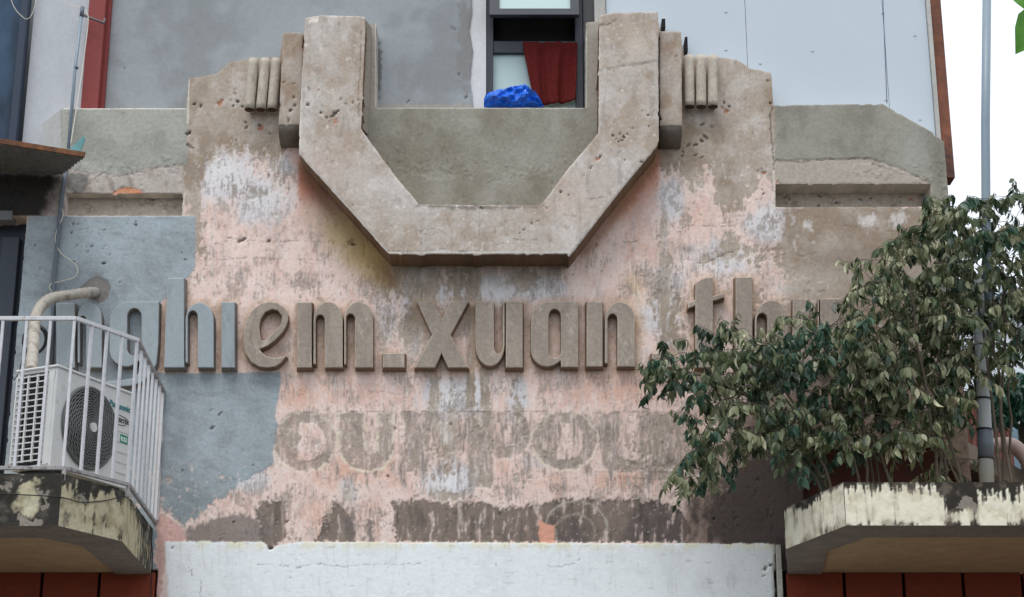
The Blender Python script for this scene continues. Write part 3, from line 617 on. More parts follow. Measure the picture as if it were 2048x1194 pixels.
    c = mix(c, L(198, 140, 110), pmask(u + 3 * Cn, v + 3 * Cn, [(222, 386), (236, 376), (258, 373), (282, 380), (286, 388)], 1)); h = h + .006 * blob(u, v, 250, 382, 28, 7)
    c = mix(c, L(92, 94, 92), pmask(u + 4 * E, v + 4 * E, [(132, 345), (180, 348), (170, 385), (146, 388), (130, 372)], 2) * .7)
    rp = pmask(u + 1 * E, v + 3 * E, [(1550, 200), (1900, 200), (1900, 420), (1864, 420), (1862, 364), (1800, 336), (1740, 316), (1550, 320)], 1.5)
    rc = mix(np.tile(L(150, 148, 138), (n, 1)), L(132, 130, 120), sst(-.2, .5, A + .4 * B)); rc = mix(rc, L(118, 114, 104), blob(u, v, 1700, 235, 40, 30) * .4 + blob(u, v, 1880, 350, 14, 60) * .7); rc = mix(rc, L(166, 166, 160), blob(u, v, 1830, 300, 30, 40) * .5)
    c = mix(c, rc, rp); h = h - .006 * rp
    r2 = pmask(u, v, [(1552, 322), (1740, 318), (1862, 366), (1552, 368)], 2) * (1 - rp); c = mix(c, L(172, 163, 152), r2)
    # cut edges of the pediment show a thin pale lip
    for pts in [[(378, 158), (375, 245)], [(370, 385), (364, 430)], [(752, 48), (752, 214), (1172, 215), (1172, 48)], [(130, 217), (370, 217)], [(1547, 330), (1549, 412)]]:
        d = seg_d(u + .6 * E, v + .6 * E, pts); c = mix(c, L(214, 208, 198), sst(2.4, .6, d) * sst(-.5, .1, E + .2) * .85)
    dd = seg_d(u + 4 * E, v, [(1544, 215), (1541, 250), (1546, 300), (1548, 340)]); c = mix(c, L(96, 86, 78), sst(2.0, .6, dd) * .7); h = h + .01 * sst(2, .5, dd)
    # canopy shade painted near black over the mouldy far left wall
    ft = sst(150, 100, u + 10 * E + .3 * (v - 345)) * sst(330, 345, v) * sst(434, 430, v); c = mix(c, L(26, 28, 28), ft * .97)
    pits = [(440, 205, 14, 6, 'b'), (389, 207, 8, 2.5, 'k'), (401, 211, 3, 6, 'k'), (470, 187, 5, 5, 'o'), (461, 200, 3.5, 3, 'd'), (475, 203, 5, 5, 'd'), (466, 211, 5, 2, 'd'), (485, 213, 4, 3.5, 'd'), (470, 178, 3, 5, 'o'), (492, 245, 8, 2.5, 'd'), (492, 254, 5, 3, 'd'), (521, 256, 10, 7, 'b'), (519, 250, 5, 4, 'd'), (540, 267, 6, 2, 'd'), (572, 284, 2, 3, 'd'), (472, 280, 2, 2, 'k'),
            (377, 265, 4.5, 9, 'k'), (379, 292, 4, 15, 'k'), (485, 480, 13, 5, 'd'), (538, 481, 4, 5, 'd'), (457, 476, 7, 2, 'o'), (703, 483, 14, 8, 'o'), (706, 488, 6, 4, 'k'), (690, 492, 9, 2, 'o'),
            (1446, 215, 5, 4, 'b'), (1452, 223, 8, 6, 'b'), (1458, 212, 3, 3, 'd'), (1448, 205, 4, 3, 'd'), (1424, 253, 6, 5, 'd'), (1404, 248, 5, 3, 'd'), (1411, 274, 8, 4, 'd'), (1403, 281, 5, 4, 'd'), (1376, 290, 4, 6, 'd'), (1392, 289, 6, 4, 'd'), (1365, 302, 5, 2, 'd'), (1363, 312, 5, 2, 'd'), (1390, 310, 6, 2, 'd'), (1405, 314, 5, 2, 'd'),
            (1528, 345, 6, 6, 'b'), (1524, 337, 3, 2, 'd'), (1516, 341, 2, 2, 'k'), (1555, 362, 4, 4, 'b'), (1527, 388, 3, 2.5, 'd'), (1540, 205, 3, 5, 'd'), (1535, 162, 3, 4, 'o'),
            (146, 448, 6, 3, 'g'), (155, 449, 2, 1.5, 'k'), (270, 450, 4, 4, 'g'), (271, 443, 3, 2, 'g'), (254, 448, 3, 1.5, 'g'), (199, 445, 2.5, 1.5, 'g'), (143, 465, 4, 2, 'g'), (209, 460, 4, 1.5, 'g'), (198, 468, 2, 2, 'g'), (183, 464, 2, 1.5, 'g'), (155, 490, 4, 2, 'g'), (175, 488, 3, 2, 'g'), (184, 492, 5, 3, 'g'), (173, 494, 3, 1.5, 'g'), (212, 491, 6, 1.5, 'g'), (206, 498, 6, 1.5, 'g'), (174, 504, 4, 1.5, 'g'), (221, 509, 3, 2, 'g'), (254, 510, 4, 1.3, 'g'), (148, 524, 6, 2, 'k'), (208, 527, 7, 3, 'k'), (364, 506, 1.5, 1.5, 'k'), (370, 519, 2.5, 1.5, 'k'), (70, 491, 1.5, 1.5, 'k'), (80, 538, 2, 1.5, 'g'), (240, 565, 3, 4, 'g'), (130, 575, 4, 1.5, 'g'),
            (423, 820, 7, 2, 'g'), (440, 828, 8, 2, 'g'), (425, 856, 10, 4, 'g'), (487, 843, 4, 1.5, 'g'), (488, 900, 4, 1.5, 'g'), (505, 931, 4, 1.5, 'g'), (365, 942, 4, 3, 'g'), (467, 1045, 3, 3, 'k'), (541, 1096, 6, 4, 'k'), (1530, 1138, 8, 6, 'k'), (1541, 1130, 6, 3, 'k'), (1527, 1152, 4, 4, 'k'), (1428, 1037, 4, 4, 'k'), (902, 848, 4, 3, 'd'), (957, 560, 1.5, 3, 'd'), (1145, 550, 2, 1.5, 'd'), (776, 955, 4, 6, 'd'), (344, 1096, 3, 7, 'd')]
    c, h = apply_pits(u, v, c, h, pits)
    cr = [([(1340, 445), (1350, 458), (1380, 451), (1410, 452), (1445, 453), (1470, 451)], .7), ([(1376, 518), (1395, 525), (1408, 528), (1420, 520), (1440, 512), (1478, 498)], .9), ([(1240, 551), (1270, 549), (1300, 556), (1350, 522)], .5), ([(396, 515), (430, 520), (500, 515), (560, 519), (610, 518)], .4), ([(430, 488), (470, 478), (520, 483), (600, 482), (650, 486)], .5),
          ([(1244, 483), (1262, 484), (1279, 481)], .8), ([(1505, 540), (1540, 498), (1590, 497)], .4), ([(1588, 503), (1602, 512), (1630, 506)], .6), ([(1690, 450), (1740, 456), (1800, 464)], .5), ([(515, 1129), (560, 1131), (600, 1134), (630, 1127), (680, 1134), (740, 1129), (840, 1128)], .5), ([(1100, 1135), (1150, 1128), (1165, 1112)], .3),
          ([(382, 1128), (385, 1150)], .5), ([(402, 1160), (401, 1194)], .5), ([(370, 1112), (378, 1135)], .4), ([(735, 782), (790, 786), (830, 800)], .4), ([(440, 745), (470, 748), (500, 745)], .4), ([(120, 252), (85, 240)], .6), ([(172, 372), (205, 345), (240, 352), (300, 340), (366, 325)], .6), ([(222, 386), (245, 374), (270, 376), (287, 382)], .9), ([(140, 365), (150, 385)], .9),
          ([(1552, 320), (1600, 324), (1660, 318), (1735, 316), (1750, 328), (1790, 343), (1820, 350), (1860, 364)], .7), ([(940, 409), (955, 412), (975, 408)], .6), ([(1190, 925), (1192, 980)], .5), ([(1240, 945), (1245, 995)], .5), ([(430, 1070), (480, 1066), (520, 1072)], .4)]
    c, h = apply_cracks(u, v, c, h, cr)
    fl = sst(.78, .9, D + .55 * Cn + .2 * E) * (1 - wm) * (1 - bm_ * .8); c = mix(c, c * .55, fl * .5)
    return c, h + 0.0012 * Cn + 0.0006 * D

XR = 3.56; XE = W(1549, 1150)[0]
Zc = lambda v_: W(1024, v_)[1]
outer = [W(122, 216), W(371, 216), W(378, 156), W(400, 153), W(434, 146), W(455, 127), W(472, 122), W(495, 117), W(560, 114), W(565, 72), W(606, 68), W(612, 48), W(728, 46), W(752, 46), W(752, 215), W(1172, 215), W(1172, 44), W(1197, 42), W(1318, 44), W(1322, 68), W(1362, 68), W(1368, 114),
         W(1438, 114), W(1474, 118), W(1500, 136), W(1543, 145), W(1547, 210), W(1765, 207), W(1862, 262), (XR, W(1890, 283)[1]), (XR, 3.875), (XE, 3.875), (XE, 3.40), (W(318, 1100)[0], 3.40), (W(318, 1100)[0], 3.875), (-3.94, 3.875), (-3.94, W(60, 432)[1]), (-4.75, W(0, 432)[1]), (-4.75, W(0, 340)[1]), W(122, 340)]
holeR = [W(1551, 367), W(1862, 367), W(1862, 413), W(1551, 414)]
holeL = [W(131, 387), W(364, 387), W(364, 431), W(131, 431)]
holeD = [W(1606, 1000), W(1612, 925), W(1640, 888), W(1890, 885), W(1922, 930), W(1925, 1000)]
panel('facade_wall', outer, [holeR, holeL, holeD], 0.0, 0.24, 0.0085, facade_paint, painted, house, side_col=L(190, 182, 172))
def groove_paint(u, v, X, Z):
    n = len(u); B = fbm(u / 40, v / 20, 31, 4); Cn = fbm(u / 9, v / 7, 33, 4)
    c = mix(np.tile(L(178, 168, 156), (n, 1)), L(146, 134, 122), sst(0, .5, B + .4 * Cn)); c = mix(c, L(206, 200, 196), sst(.3, .55, Cn + .3 * B) * .7)
    h = .002 * B
    c, h = apply_pits(u, v, c, h, [(1570, 394, 6, 3, 'd'), (1578, 397, 4, 2, 'd'), (1640, 392, 8, 2, 'd'), (1668, 397, 6, 2, 'd'), (1672, 405, 7, 4, 'd'), (1636, 404, 4, 2, 'd'), (1720, 398, 7, 2, 'd'), (1740, 396, 4, 2, 'd'), (1800, 394, 4, 2, 'd'), (1823, 398, 8, 5, 'b'), (1801, 405, 2, 2, 'k'), (305, 399, 4, 3, 'd'), (1637, 411, 4, 3, 'k')])
    return c, h
panel('groove_back', [W(1530, 364, .22), W(1845, 364, .22), W(1845, 420, .22), W(1530, 420, .22)], [], 0.22, 0.02, 0.01, groove_paint, painted, house)
panel('groove_back', [W(120, 380, .11), W(380, 380, .11), W(380, 436, .11), W(120, 436, .11)], [], 0.11, 0.02, 0.01, groove_paint, painted, house)

# ---- the octagonal frame of the pediment
def frame_paint(u, v, X, Z):
    n = len(u); A = fbm(u / 110, v / 110, 41, 4); B = fbm(u / 34, v / 34, 43, 5); Cn = fbm(u / 10, v / 12, 45, 4); D = fbm(u / 4.5, v / 4.5, 47, 3); S = fbm(u / 16, v / 70, 49, 4)
    c = mix(np.tile(L(184, 175, 167), (n, 1)), L(172, 157, 143), sst(-.1, .5, A + .5 * B)); c = mix(c, L(196, 190, 184), sst(.1, .6, -A + .6 * B))
    c = mix(c, L(196, 178, 168), (blob(u, v, 650, 340, 60, 60) + blob(u, v, 1150, 400, 60, 60)) * .5)
    c = mix(c, L(222, 220, 216), sst(.55, .75, Cn + .4 * B + .3 * S) * .7)
    c = mix(c, L(148, 138, 128), sst(.4, .7, -Cn + .3 * D) * .4)
    c = mix(c, L(146, 136, 128), sst(.15, .6, S + .4 * B) * .4); c = mix(c, L(206, 196, 188), sst(.3, .6, fbm(u / 22, v / 22, 55, 4) + .3 * D) * .45); c = mix(c, L(132, 118, 106), sst(.5, .75, fbm(u / 12, v / 26, 56, 4)) * .5)
    c = mix(c, L(150, 132, 112), (blob(u, v, 1240, 100, 24, 24) + blob(u, v, 1295, 145, 20, 14)) * sst(-.2, .3, B) * .7); c = mix(c, L(198, 186, 172), blob(u, v, 1270, 85, 26, 30) * .7)
    c = mix(c, L(224, 214, 206), pmask(u + 3 * Cn, v + 3 * Cn, [(614, 46), (624, 38), (638, 34), (638, 45)], 1))
    d = seg_d(u, v + 3 * B, [(838, 408), (900, 414), (960, 415), (1030, 413), (1082, 410)]); c = mix(c, L(110, 100, 92), sst(8, 1, d + 5 * Cn) * .7)
    for pts in [[(778, 506), (1143, 506)], [(598, 306), (778, 507)], [(604, 60), (600, 300)], [(1198, 30), (1196, 262)]]:
        d = seg_d(u + .5 * Cn, v + .5 * Cn, pts); c = mix(c, L(212, 206, 198), sst(3, 1, d) * sst(-.5, 0, B + .2) * .8)
    d = seg_d(u, v, [(1198, 140), (1240, 132), (1316, 120)]); c = mix(c, L(140, 126, 112), sst(4, 1, d + 3 * Cn) * .5)
    h = .003 * A + .0016 * B + .001 * Cn
    pits = [(618, 178, 4, 6, 'g'), (615, 209, 6, 4, 'd'), (638, 180, 2, 2, 'b'), (682, 198, 3.5, 5, 'g'), (691, 208, 4, 2.5, 'g'), (706, 205, 4, 3, 'g'), (668, 229, 13, 5, 'd'), (653, 235, 5, 3, 'd'), (671, 242, 7, 7, 'b'), (642, 226, 5, 2, 'd'), (676, 222, 4, 3, 'd'),
            (1196, 318, 7, 4, 'b'), (1200, 312, 5, 3, 'd'), (1182, 335, 2.5, 4, 'd'), (1250, 320, 2, 3, 'd'), (1240, 268, 4, 2, 'd'), (1248, 274, 5, 2.5, 'd'), (1232, 278, 4, 2, 'd'), (1238, 284, 4, 2, 'd'), (1226, 271, 3, 2, 'd'), (1254, 268, 3, 2, 'd'), (1244, 280, 3, 2, 'd'), (1265, 256, 5, 1.5, 'd'), (1296, 230, 3, 2, 'd'), (1298, 252, 4, 2, 'd'), (1285, 222, 3, 1.5, 'd'), (1225, 262, 3, 1.5, 'g'),
            (1122, 384, 4, 5, 'd'), (1137, 390, 2, 2.5, 'd'), (1093, 416, 5, 4, 'b'), (955, 411, 12, 3, 'd'), (925, 411, 4, 2, 'k'), (1283, 324, 4, 4, 'k'), (1040, 466, 3, 2, 'd'), (1063, 446, 4, 2, 'd'), (1076, 442, 4, 2, 'd'), (1048, 459, 3, 1.5, 'd'), (706, 410, 2, 2, 'o')]
    c, h = apply_pits(u, v, c, h, pits)
    cr = [([(840, 462), (862, 457), (880, 461), (890, 467)], .7), ([(842, 466), (856, 470), (880, 466)], .4), ([(775, 504), (840, 504), (870, 500), (895, 497), (920, 502), (955, 501), (964, 494)], .6), ([(958, 412), (958, 470)], .5), ([(842, 418), (842, 500)], .3), ([(970, 475), (990, 488), (1020, 484)], .5), ([(1028, 478), (1060, 481), (1075, 479)], .9), ([(1120, 432), (1135, 430), (1160, 433)], .7), ([(1172, 400), (1190, 396), (1215, 396)], .6),
          ([(1200, 50), (1216, 49), (1236, 38)], .9), ([(1232, 120), (1250, 132), (1290, 128), (1312, 122)], .6), ([(600, 221), (630, 228), (650, 240)], .4), ([(722, 60), (722, 100), (717, 180), (718, 250)], .8)]
    c, h = apply_cracks(u, v, c, h, cr); c = mix(c, c * .6, sst(.8, .95, D + .5 * Cn) * .5)
    return c, h
YU = -0.29
panel('pediment_frame', [W(*p, YU) for p in [(610, 36), (640, 30), (728, 32), (731, 40), (722, 257), (762, 313), (797, 360), (838, 408), (900, 409), (1082, 411), (1130, 345), (1197, 266), (1199, 30), (1230, 25), (1316, 23), (1318, 288), (1240, 382), (1143, 508), (778, 508), (690, 410), (598, 308), (599, 240)]], [], YU, 0.31, 0.0095, frame_paint, painted, house, side_col=L(122, 98, 78))  # returns coloured darker than the face to deepen the underside's shade
mb = MB()                     # fillet strip along the frame's left arm
p0, p1 = at(730, 46, -0.1), at(723, 262, -0.1)
mb.add([(p0.x, -.2, p0.z), (p1.x, -.2, p1.z), (p1.x, .0, p1.z), (p0.x, .0, p0.z), (p0.x + .05, -.02, p0.z), (p1.x + .05, -.02, p1.z)], [(0, 1, 5, 4), (0, 4, 3), (1, 2, 5)]); mb.build('fillet', plaster('fillet_cement', (150, 142, 130)), house)

# ---- short pilasters with rounded feet, and the triple rods
def pil_paint(u, v, X, Z):
    n = len(u); A = fbm(u / 40, v / 60, 51, 4); Cn = fbm(u / 8, v / 10, 53, 4)
    c = mix(np.tile(L(174, 163, 152), (n, 1)), L(156, 138, 122), sst(-.1, .5, A)); c = mix(c, L(196, 188, 180), sst(.2, .6, -A + .4 * Cn) * .6); c = mix(c, L(122, 112, 102), sst(225, 262, v + 6 * A) * .6)
    h = .002 * A
    c, h = apply_pits(u, v, c, h, [(587, 167, 5, 4, 'o'), (589, 195, 3, 7, 'd'), (589, 211, 5, 5, 'd'), (580, 222, 6, 3, 'd'), (576, 240, 5, 6, 'd'), (568, 164, 3, 2, 'o'), (1322, 240, 3, 2, 'o'), (1353, 112, 2, 4, 'o'), (1330, 100, 3, 2, 'o')]); return c, h
for pts in [[(566, 66), (606, 64), (604, 250), (557, 250)], [(1319, 62), (1363, 62), (1364, 252), (1320, 252)]]:
    yP = -0.2; q = [W(*p, yP) for p in pts]; o = panel('pilaster', q, [], yP, 0.21, 0.01, pil_paint, painted, house)
    x0, x1, z0 = q[3][0], q[2][0], q[2][1]; mb = MB(); seg = 8; v_ = []
    for i in range(seg + 1):
        a = i / seg * math.pi / 2; v_ += [(x0, yP + .2 * (1 - math.cos(a)) + .004, z0 - .115 * math.sin(a)), (x1, yP + .2 * (1 - math.cos(a)) + .004, z0 - .115 * math.sin(a))]
    mb.add(v_, [(2 * i, 2 * i + 1, 2 * i + 3, 2 * i + 2) for i in range(seg)], 0, True)
    for s_ in (0, 1): mb.add([v_[2 * i + s_] for i in range(seg + 1)] + [(x0 if s_ == 0 else x1, 0.0, z0)], [tuple(range(seg + 2))])
    f = mb.build('rounded_foot', plaster('foot_cement', (112, 104, 96), .25), o)
rodm = plaster('rod_cement', (182, 173, 160), .2, .6, patch=[((140, 128, 114), 14, .55, .7, .4)]); rod_endm = plaster('rod_end_clay', (84, 64, 56), .25, .6)
for cx0, cx1, side in [(508, 499, -1), (531, 521.5, -1), (553, 544, -1), (1378, 1379, 1), (1402, 1402.5, 1), (1426, 1426, 1)]:
    t_, b_ = at(cx0, 119 if side < 0 else 113, -0.09), at(cx1, 219 if side < 0 else 213, -0.09)
    pts = [b_.lerp(t_, i / 10) for i in range(11)]; rr = [0.042 + 0.0012 * mnoise.noise(p * 9) for p in pts]
    mb = MB(); mb.tube(pts, rr, 20); mb.box(min(b_.x, t_.x) - .012, max(b_.x, t_.x) + .012, -.09, .0, b_.z + .01, t_.z - .01); rod = mb.build('rod', rodm, house)
    mb = MB(); mb.tube([b_ + Vector((0, 0, .003)), b_ + Vector((0, 0, -.006))], .039, 18); mb.build('rod_end', rod_endm, rod)

# ---- raised letters
for kind, outl in LET:
    relief('letter', outl, 0.092, [letter_blue, letter_side_blue, letter_edge_blue] if kind == 'blue' else [letter_cement, letter_side, letter_edge], house, flare=0.005 if len(outl[0]) > 6 else 0.013)

# ---- lower storey, doorways behind the balconies
mb = MB(); mb.box(W(318, 1100)[0], XE, 0.012, 0.24, 0, 3.41); mb.build('lower_wall', white_plaster, house)
for x0, x1 in [(-7.5, W(318, 1100)[0] - .003), (XE + .075, 7.5)]:
    k = int((x1 - x0) / 0.42); w_ = (x1 - x0) / k
    for i in range(k):
        mb = MB(); mb.box(x0 + i * w_ + .012, x0 + (i + 1) * w_ - .012, -0.012, 0.04, 0.1, 3.853); mb.build('shutter_board', shutter_red, house, 0.004)
    mb = MB(); mb.box(x0, x1, 0.05, 0.24, 0, 3.853); mb.build('shutter_backing', dark_void, house)
mb = MB(); mb.box(-7.5, -3.945, 0.2, 0.24, 3.9, 6.9); mb.build('door_leaf', door_blue, house)
mb = MB(); mb.box(-4.16, -4.02, 0.12, 0.2, 3.9, 6.62); mb.box(-4.60, -4.46, .12, .2, 3.9, 6.62); mb.build('door_frame', door_blue, house, 0.006)
mb = MB(); mb.box(-4.7, W(26, 430)[0], -0.03, 0.1, W(0, 442)[1], W(0, 424)[1]); mb.build('door_lintel', plaster('lintel_cement', (110, 112, 114)), house)
mb = MB(); mb.box(1.9, 3.55, 0.17, 0.2, 4.0, 5.2); mb.build('recess_back', simple('dull_red_door', (72, 36, 30), 0.8, 0, 0.3, scale=5, dirt=(40, 32, 30), dirt_amt=.6), house)
mb = MB(); mb.box(-7.5, -4.75, 0.0, .24, 6.7, 7.6); mb.build('side_wall', plaster('side_wall_cement', (120, 118, 112)), house)
mb = MB(); mb.box(-7.5, 3.55, .25, 6, 0, 6.6); mb.build('inner_block', plaster('inner_block_cement', (150, 146, 138)), house)

# ---- balconies
def balcony(sgn, plan, inner, paints, zt):
    mb = MB(); zb = 3.84
    for i in range(len(plan) - 1): mb.prism([plan[i], plan[i + 1], inner[i + 1], inner[i]], zb, zt, 0)
    sl = mb.build('balcony', soffit_grey, house)
    far = [(inner[-1][0], 0.0)] if sgn > 0 else [(inner[0][0], 0.0)]
    mb = MB(); mb.prism(list(inner) + far, zb + 0.014, zt - 0.02); mb.build('soffit', soffit_tan, sl)
    for i in range(len(plan) - 1):
        a, b = plan[i], plan[i + 1]
        if sgn > 0: fn = paints(i)
        else: fn = paints(i)
        wall_strip('rim_face', a, b, zb, zt, fn, painted, sl, 0.009)
    return sl
planL = [(-7.5, -1.96), (-2.99, -1.96), (-2.69, -1.40), (-2.76, 0.0)]; innL = [(-7.5, -1.52), (-3.2, -1.52), (-3.0, -1.2), (-3.02, 0.0)]
planR = [(2.10, 0.0), (1.935, -1.1), (2.2, -1.97), (7.5, -1.97)]; innR = [(2.36, 0.0), (2.24, -1.0), (2.42, -1.55), (7.5, -1.55)]
def paintL(i):
    def fn(s, z):
        n = len(s); A = fbm(s * 2.2 + i * 7, z * 3, 61, 5); B = fbm(s * 9 + i * 3, z * 9, 63, 4); S = fbm(s * 22, z * 2.5 + i, 65, 4); D = fbm(s * 40, z * 40, 67, 3)
        c = mix(np.tile(L(182, 174, 146), (n, 1)), L(158, 148, 120), sst(-.2, .5, B)); c = mix(c, L(190, 186, 160), sst(.3, .7, A + .3 * D))
        k = (z - 3.84) / .35
        if i == 0: m = sst(.0, .35, .75 + .6 * A + .5 * B + .2 * D - blobz(s, z, 4.30, 4.0, .09, .13) * 1.6)
        elif i == 1: m = sst(.1, .35, -.08 + 1.0 * sst(.5, 1.05, k + .3 * A) + .35 * B + .55 * S + .15 * D)
        else: m = sst(.0, .4, -.35 + .5 * sst(.5, 1, k) + .5 * S + .35 * B + .7 * sst(.2, 1.1, s))
        c = mix(c, mix(np.tile(L(52, 50, 46), (n, 1)), L(84, 80, 72), sst(0, .5, B + .3 * D)), m)
        return c, .004 * A + .002 * B + .001 * D + .002 * m
    return fn
def blobz(s, z, a, b, r1, r2): return np.exp(-((s - a) / r1) ** 2 - ((z - b) / r2) ** 2)
def paintR(i):
    def fn(s, z):
        n = len(s); A = fbm(s * 2.2 + i * 5, z * 3, 71, 5); B = fbm(s * 8 + i * 3, z * 8, 73, 4); S = fbm(s * 24, z * 2.2 + i, 75, 4); D = fbm(s * 34, z * 34, 77, 3)
        c = mix(np.tile(L(222, 217, 197), (n, 1)), L(204, 197, 174), sst(-.2, .5, B)); c = mix(c, L(150, 142, 124), sst(.3, .8, A + .5 * B + .35 * sst(.4, 0, (z - 3.84) / .3)) * .6)
        k = (z - 3.84) / .3
        if i == 0: m = sst(.1, .4, .5 + .6 * A + .3 * S - 1.2 * sst(.97, 1.08, s))
        elif i == 1: m = sst(.12, .32, -.50 + .2 * D + .95 * sst(.6, 1.1, k) + .35 * B + .55 * S + .5 * sst(.35, 0, k) + .75 * blobz(s, z, .33, 4.1, .17, .07))
        else: m = sst(.12, .32, -.36 + .2 * D + .9 * sst(.55, 1.08, k + .25 * S) + .35 * B + .6 * S + .85 * np.exp(-((s - .72) / .10) ** 2) * sst(.1, .5, k) + .55 * sst(.62, .8, s) * sst(1.9, 1.5, s) * sst(.3, .6, k) + .5 * sst(.2, .0, k))
        m = np.maximum(m, sst(.86, .95, k + .1 * B + .05 * D) * .9); c = mix(c, L(136, 126, 108), sst(.1, .6, S + .3 * B) * .5)
        c = mix(c, mix(np.tile(L(52, 48, 42), (n, 1)), L(96, 88, 78), sst(0, .5, B + .3 * D)), m)
        return c, .004 * A + .002 * B + .001 * D + .003 * m
    return fn
balL = balcony(-1, planL, innL, paintL, 4.19)
balR = balcony(1, planR, innR, paintR, 4.13)
# railing on the left balcony
path = [Vector((-7.4, -1.93, 0)), Vector((-2.985, -1.93, 0)), Vector((-2.665, -1.41, 0)), Vector((-2.74, -0.01, 0))]
ZB, ZTR = 4.235, 5.28
for z_, nm, rad in [(ZTR, 'top_rail', .014), (ZB, 'bottom_rail', .013)]:
    for a, b in zip(path, path[1:]):
        d = (b - a); l_ = d.length; M = Matrix.Translation((a.x, a.y, z_)) @ Matrix.Rotation(math.atan2(d.y, d.x), 4, 'Z')
        mb = MB(); mb.box(0, l_, -rad, rad, -rad, rad, 0, M); mb.build(nm, rail_white if (nm == 'top_rail' and b is not path[3]) else rail_worn, balL, 0.003)
mbs = MB(); mbs.box(-.009, .009, -.009, .009, ZB, ZTR); bar_me = mbs.mesh('baluster'); bar_me.materials.append(rail_white)
def bar(x, y, rot):
    o = bpy.data.objects.new('baluster', bar_me); COL.objects.link(o); o.parent = balL; o.location = (x, y, 0); o.rotation_euler = (0, 0, rot)
for x in np.arange(-2.995, -7.3, -0.163): bar(x, -1.93, 0)
for a, b, n_ in [(path[1], path[2], 4), (path[2], path[3], 7)]:
    d = b - a
    for i in range(1, n_ + 1): p = a + d * (i / n_) * (0.985); bar(p.x, p.y, math.atan2(d.y, d.x))
mb = MB()
for a in (path[1], path[2], Vector((-4.6, -1.93, 0))): mb.box(a.x - .012, a.x + .012, a.y - .012, a.y + .012, 4.15, ZB)
mb.build('post_foot', rail_worn, balL)
mb = MB(); mb.slab([(XE + .012, 0), (XE + .058, 0), (XE + .050, 4.06), (XE + .018, 4.06)], -.05, .1); mb.build('jamb_strip', plaster('pale_jamb_strip', (196, 194, 182), .25, patch=[((90, 80, 70), 12, .55, .68, .3)]), house)
mb = MB(); mb.box(XE, XE + .075, .04, .24, 0, 3.87); mb.build('jamb_back', dark_void, house)
# plaster run at the wall beside the railing
pr = [W(319, 782), W(326, 780), W(327, 880), W(322, 900), (W(322, 960)[0], W(0, 960)[1]), W(318, 1040), W(308, 1045), W(314, 900)]
mb = MB(); mb.slab(pr, -.02, .01); mb.build('plaster_strip', plaster('pale_plaster_strip', (196, 188, 184)), house)

# ================================================================== THE UPPER STOREY BEHIND
upper = empty('rendered_upper_storey', (0, .3, 7), 'grey rendered upper storey with white panels rising behind the old pediment', 'building')
YB = 0.25
def grey_paint(u, v, X, Z):
    n = len(u); A = fbm(u / 160, v / 160, 81, 4); B = fbm(u / 40, v / 40, 83, 4); Cn = fbm(u / 10, v / 10, 85, 4)
    c = mix(np.tile(L(150, 156, 160), (n, 1)), L(138, 142, 144), sst(-.2, .5, A + .3 * B)); c = mix(c, L(128, 126, 124), sst(.2, .6, blob(u, v, 930, 90, 22, 130) + .4 * B + .3 * Cn - .2) * sst(880, 930, u) * .7)
    c = mix(c, L(96, 98, 96), sst(.4, .7, blob(u, v, 757, 140, 9, 70) + .4 * Cn) * .8); c = mix(c, L(160, 152, 140), sst(205, 213, v + 4 * Cn) * sst(740, 760, u) * .7)  # dark streak beside the infill edge: contact shadow painted into the colour
    h = .003 * A + .001 * B
    c, h = apply_pits(u, v, c, h, [(907, 57, 8, 3, 'g'), (249, 136, 1.5, 3, 'k'), (816, 203, 1, 5, 'k'), (918, 150, 3, 5, 'g'), (932, 195, 4, 8, 'g')]); return c, h
xa = at(205, 100, YB).x
panel('render_wall', [(xa, 7.2), (xa, 9.6), W(944, -150, YB), W(944, 20, YB), W(939, 60, YB), W(946, 100, YB), W(940, 160, YB), W(948, 222, YB), (at(948, 222, YB).x, 7.2)], [], YB, .2, .012, grey_paint, painted_soft, upper)
mb = MB(); mb.slab([W(930, 230, YB + .02), W(972, 230, YB + .02), W(972, -150, YB + .02), W(930, -150, YB + .02)], YB + .02, YB + .2); mb.build('plaster_jamb', plaster('white_jamb', (205, 206, 208), .08), upper)
# red steel post and pale corner wall at the left
x0, x1 = at(163, 200, .14).x, at(197, 200, .14).x
mb = MB(); mb.box(x0, x1, .13, .4, 7.3, 9.6); mb.build('steel_post', iron_red, upper, .004)
mb = MB(); mb.box(x1 - .01, x1 + .03, .2, .3, 7.3, 9.6); mb.build('post_flange', iron_red, upper)
mb = MB(); mb.box(at(52, 200, .16).x, x0 + .02, .16, .5, 7.2, 9.6); mb.build('corner_wall', plaster('lavender_render', (184, 187, 192), .07, .3), upper)
mb = MB(); a_ = at(122, 220, .02); mb.slab([(W(122, 216)[0] - .003, W(122, 216)[1]), (W(122, 340)[0] - .003, W(122, 340)[1]), W(84, 340, .0), W(84, 245, .0)], .02, .2); mb.build('corner_buttress', plaster('corner_buttress_render', (176, 176, 174), .08, .3), upper)
# window at the far left
gx = at(46, 150, .1).x
mb = MB(); mb.box(-6.5, gx - .05, .12, .14, 7.2, 9.6); mb.build('window_glass', glass_blue, upper)
mb = MB(); mb.box(gx - .06, gx + .0, .06, .16, 7.2, 9.6); mb.box(gx - 1.1, gx - 1.04, .06, .16, 7.2, 9.6); mb.build('window_frame', simple('navy_frame', (40, 52, 70), .4), upper, .004)
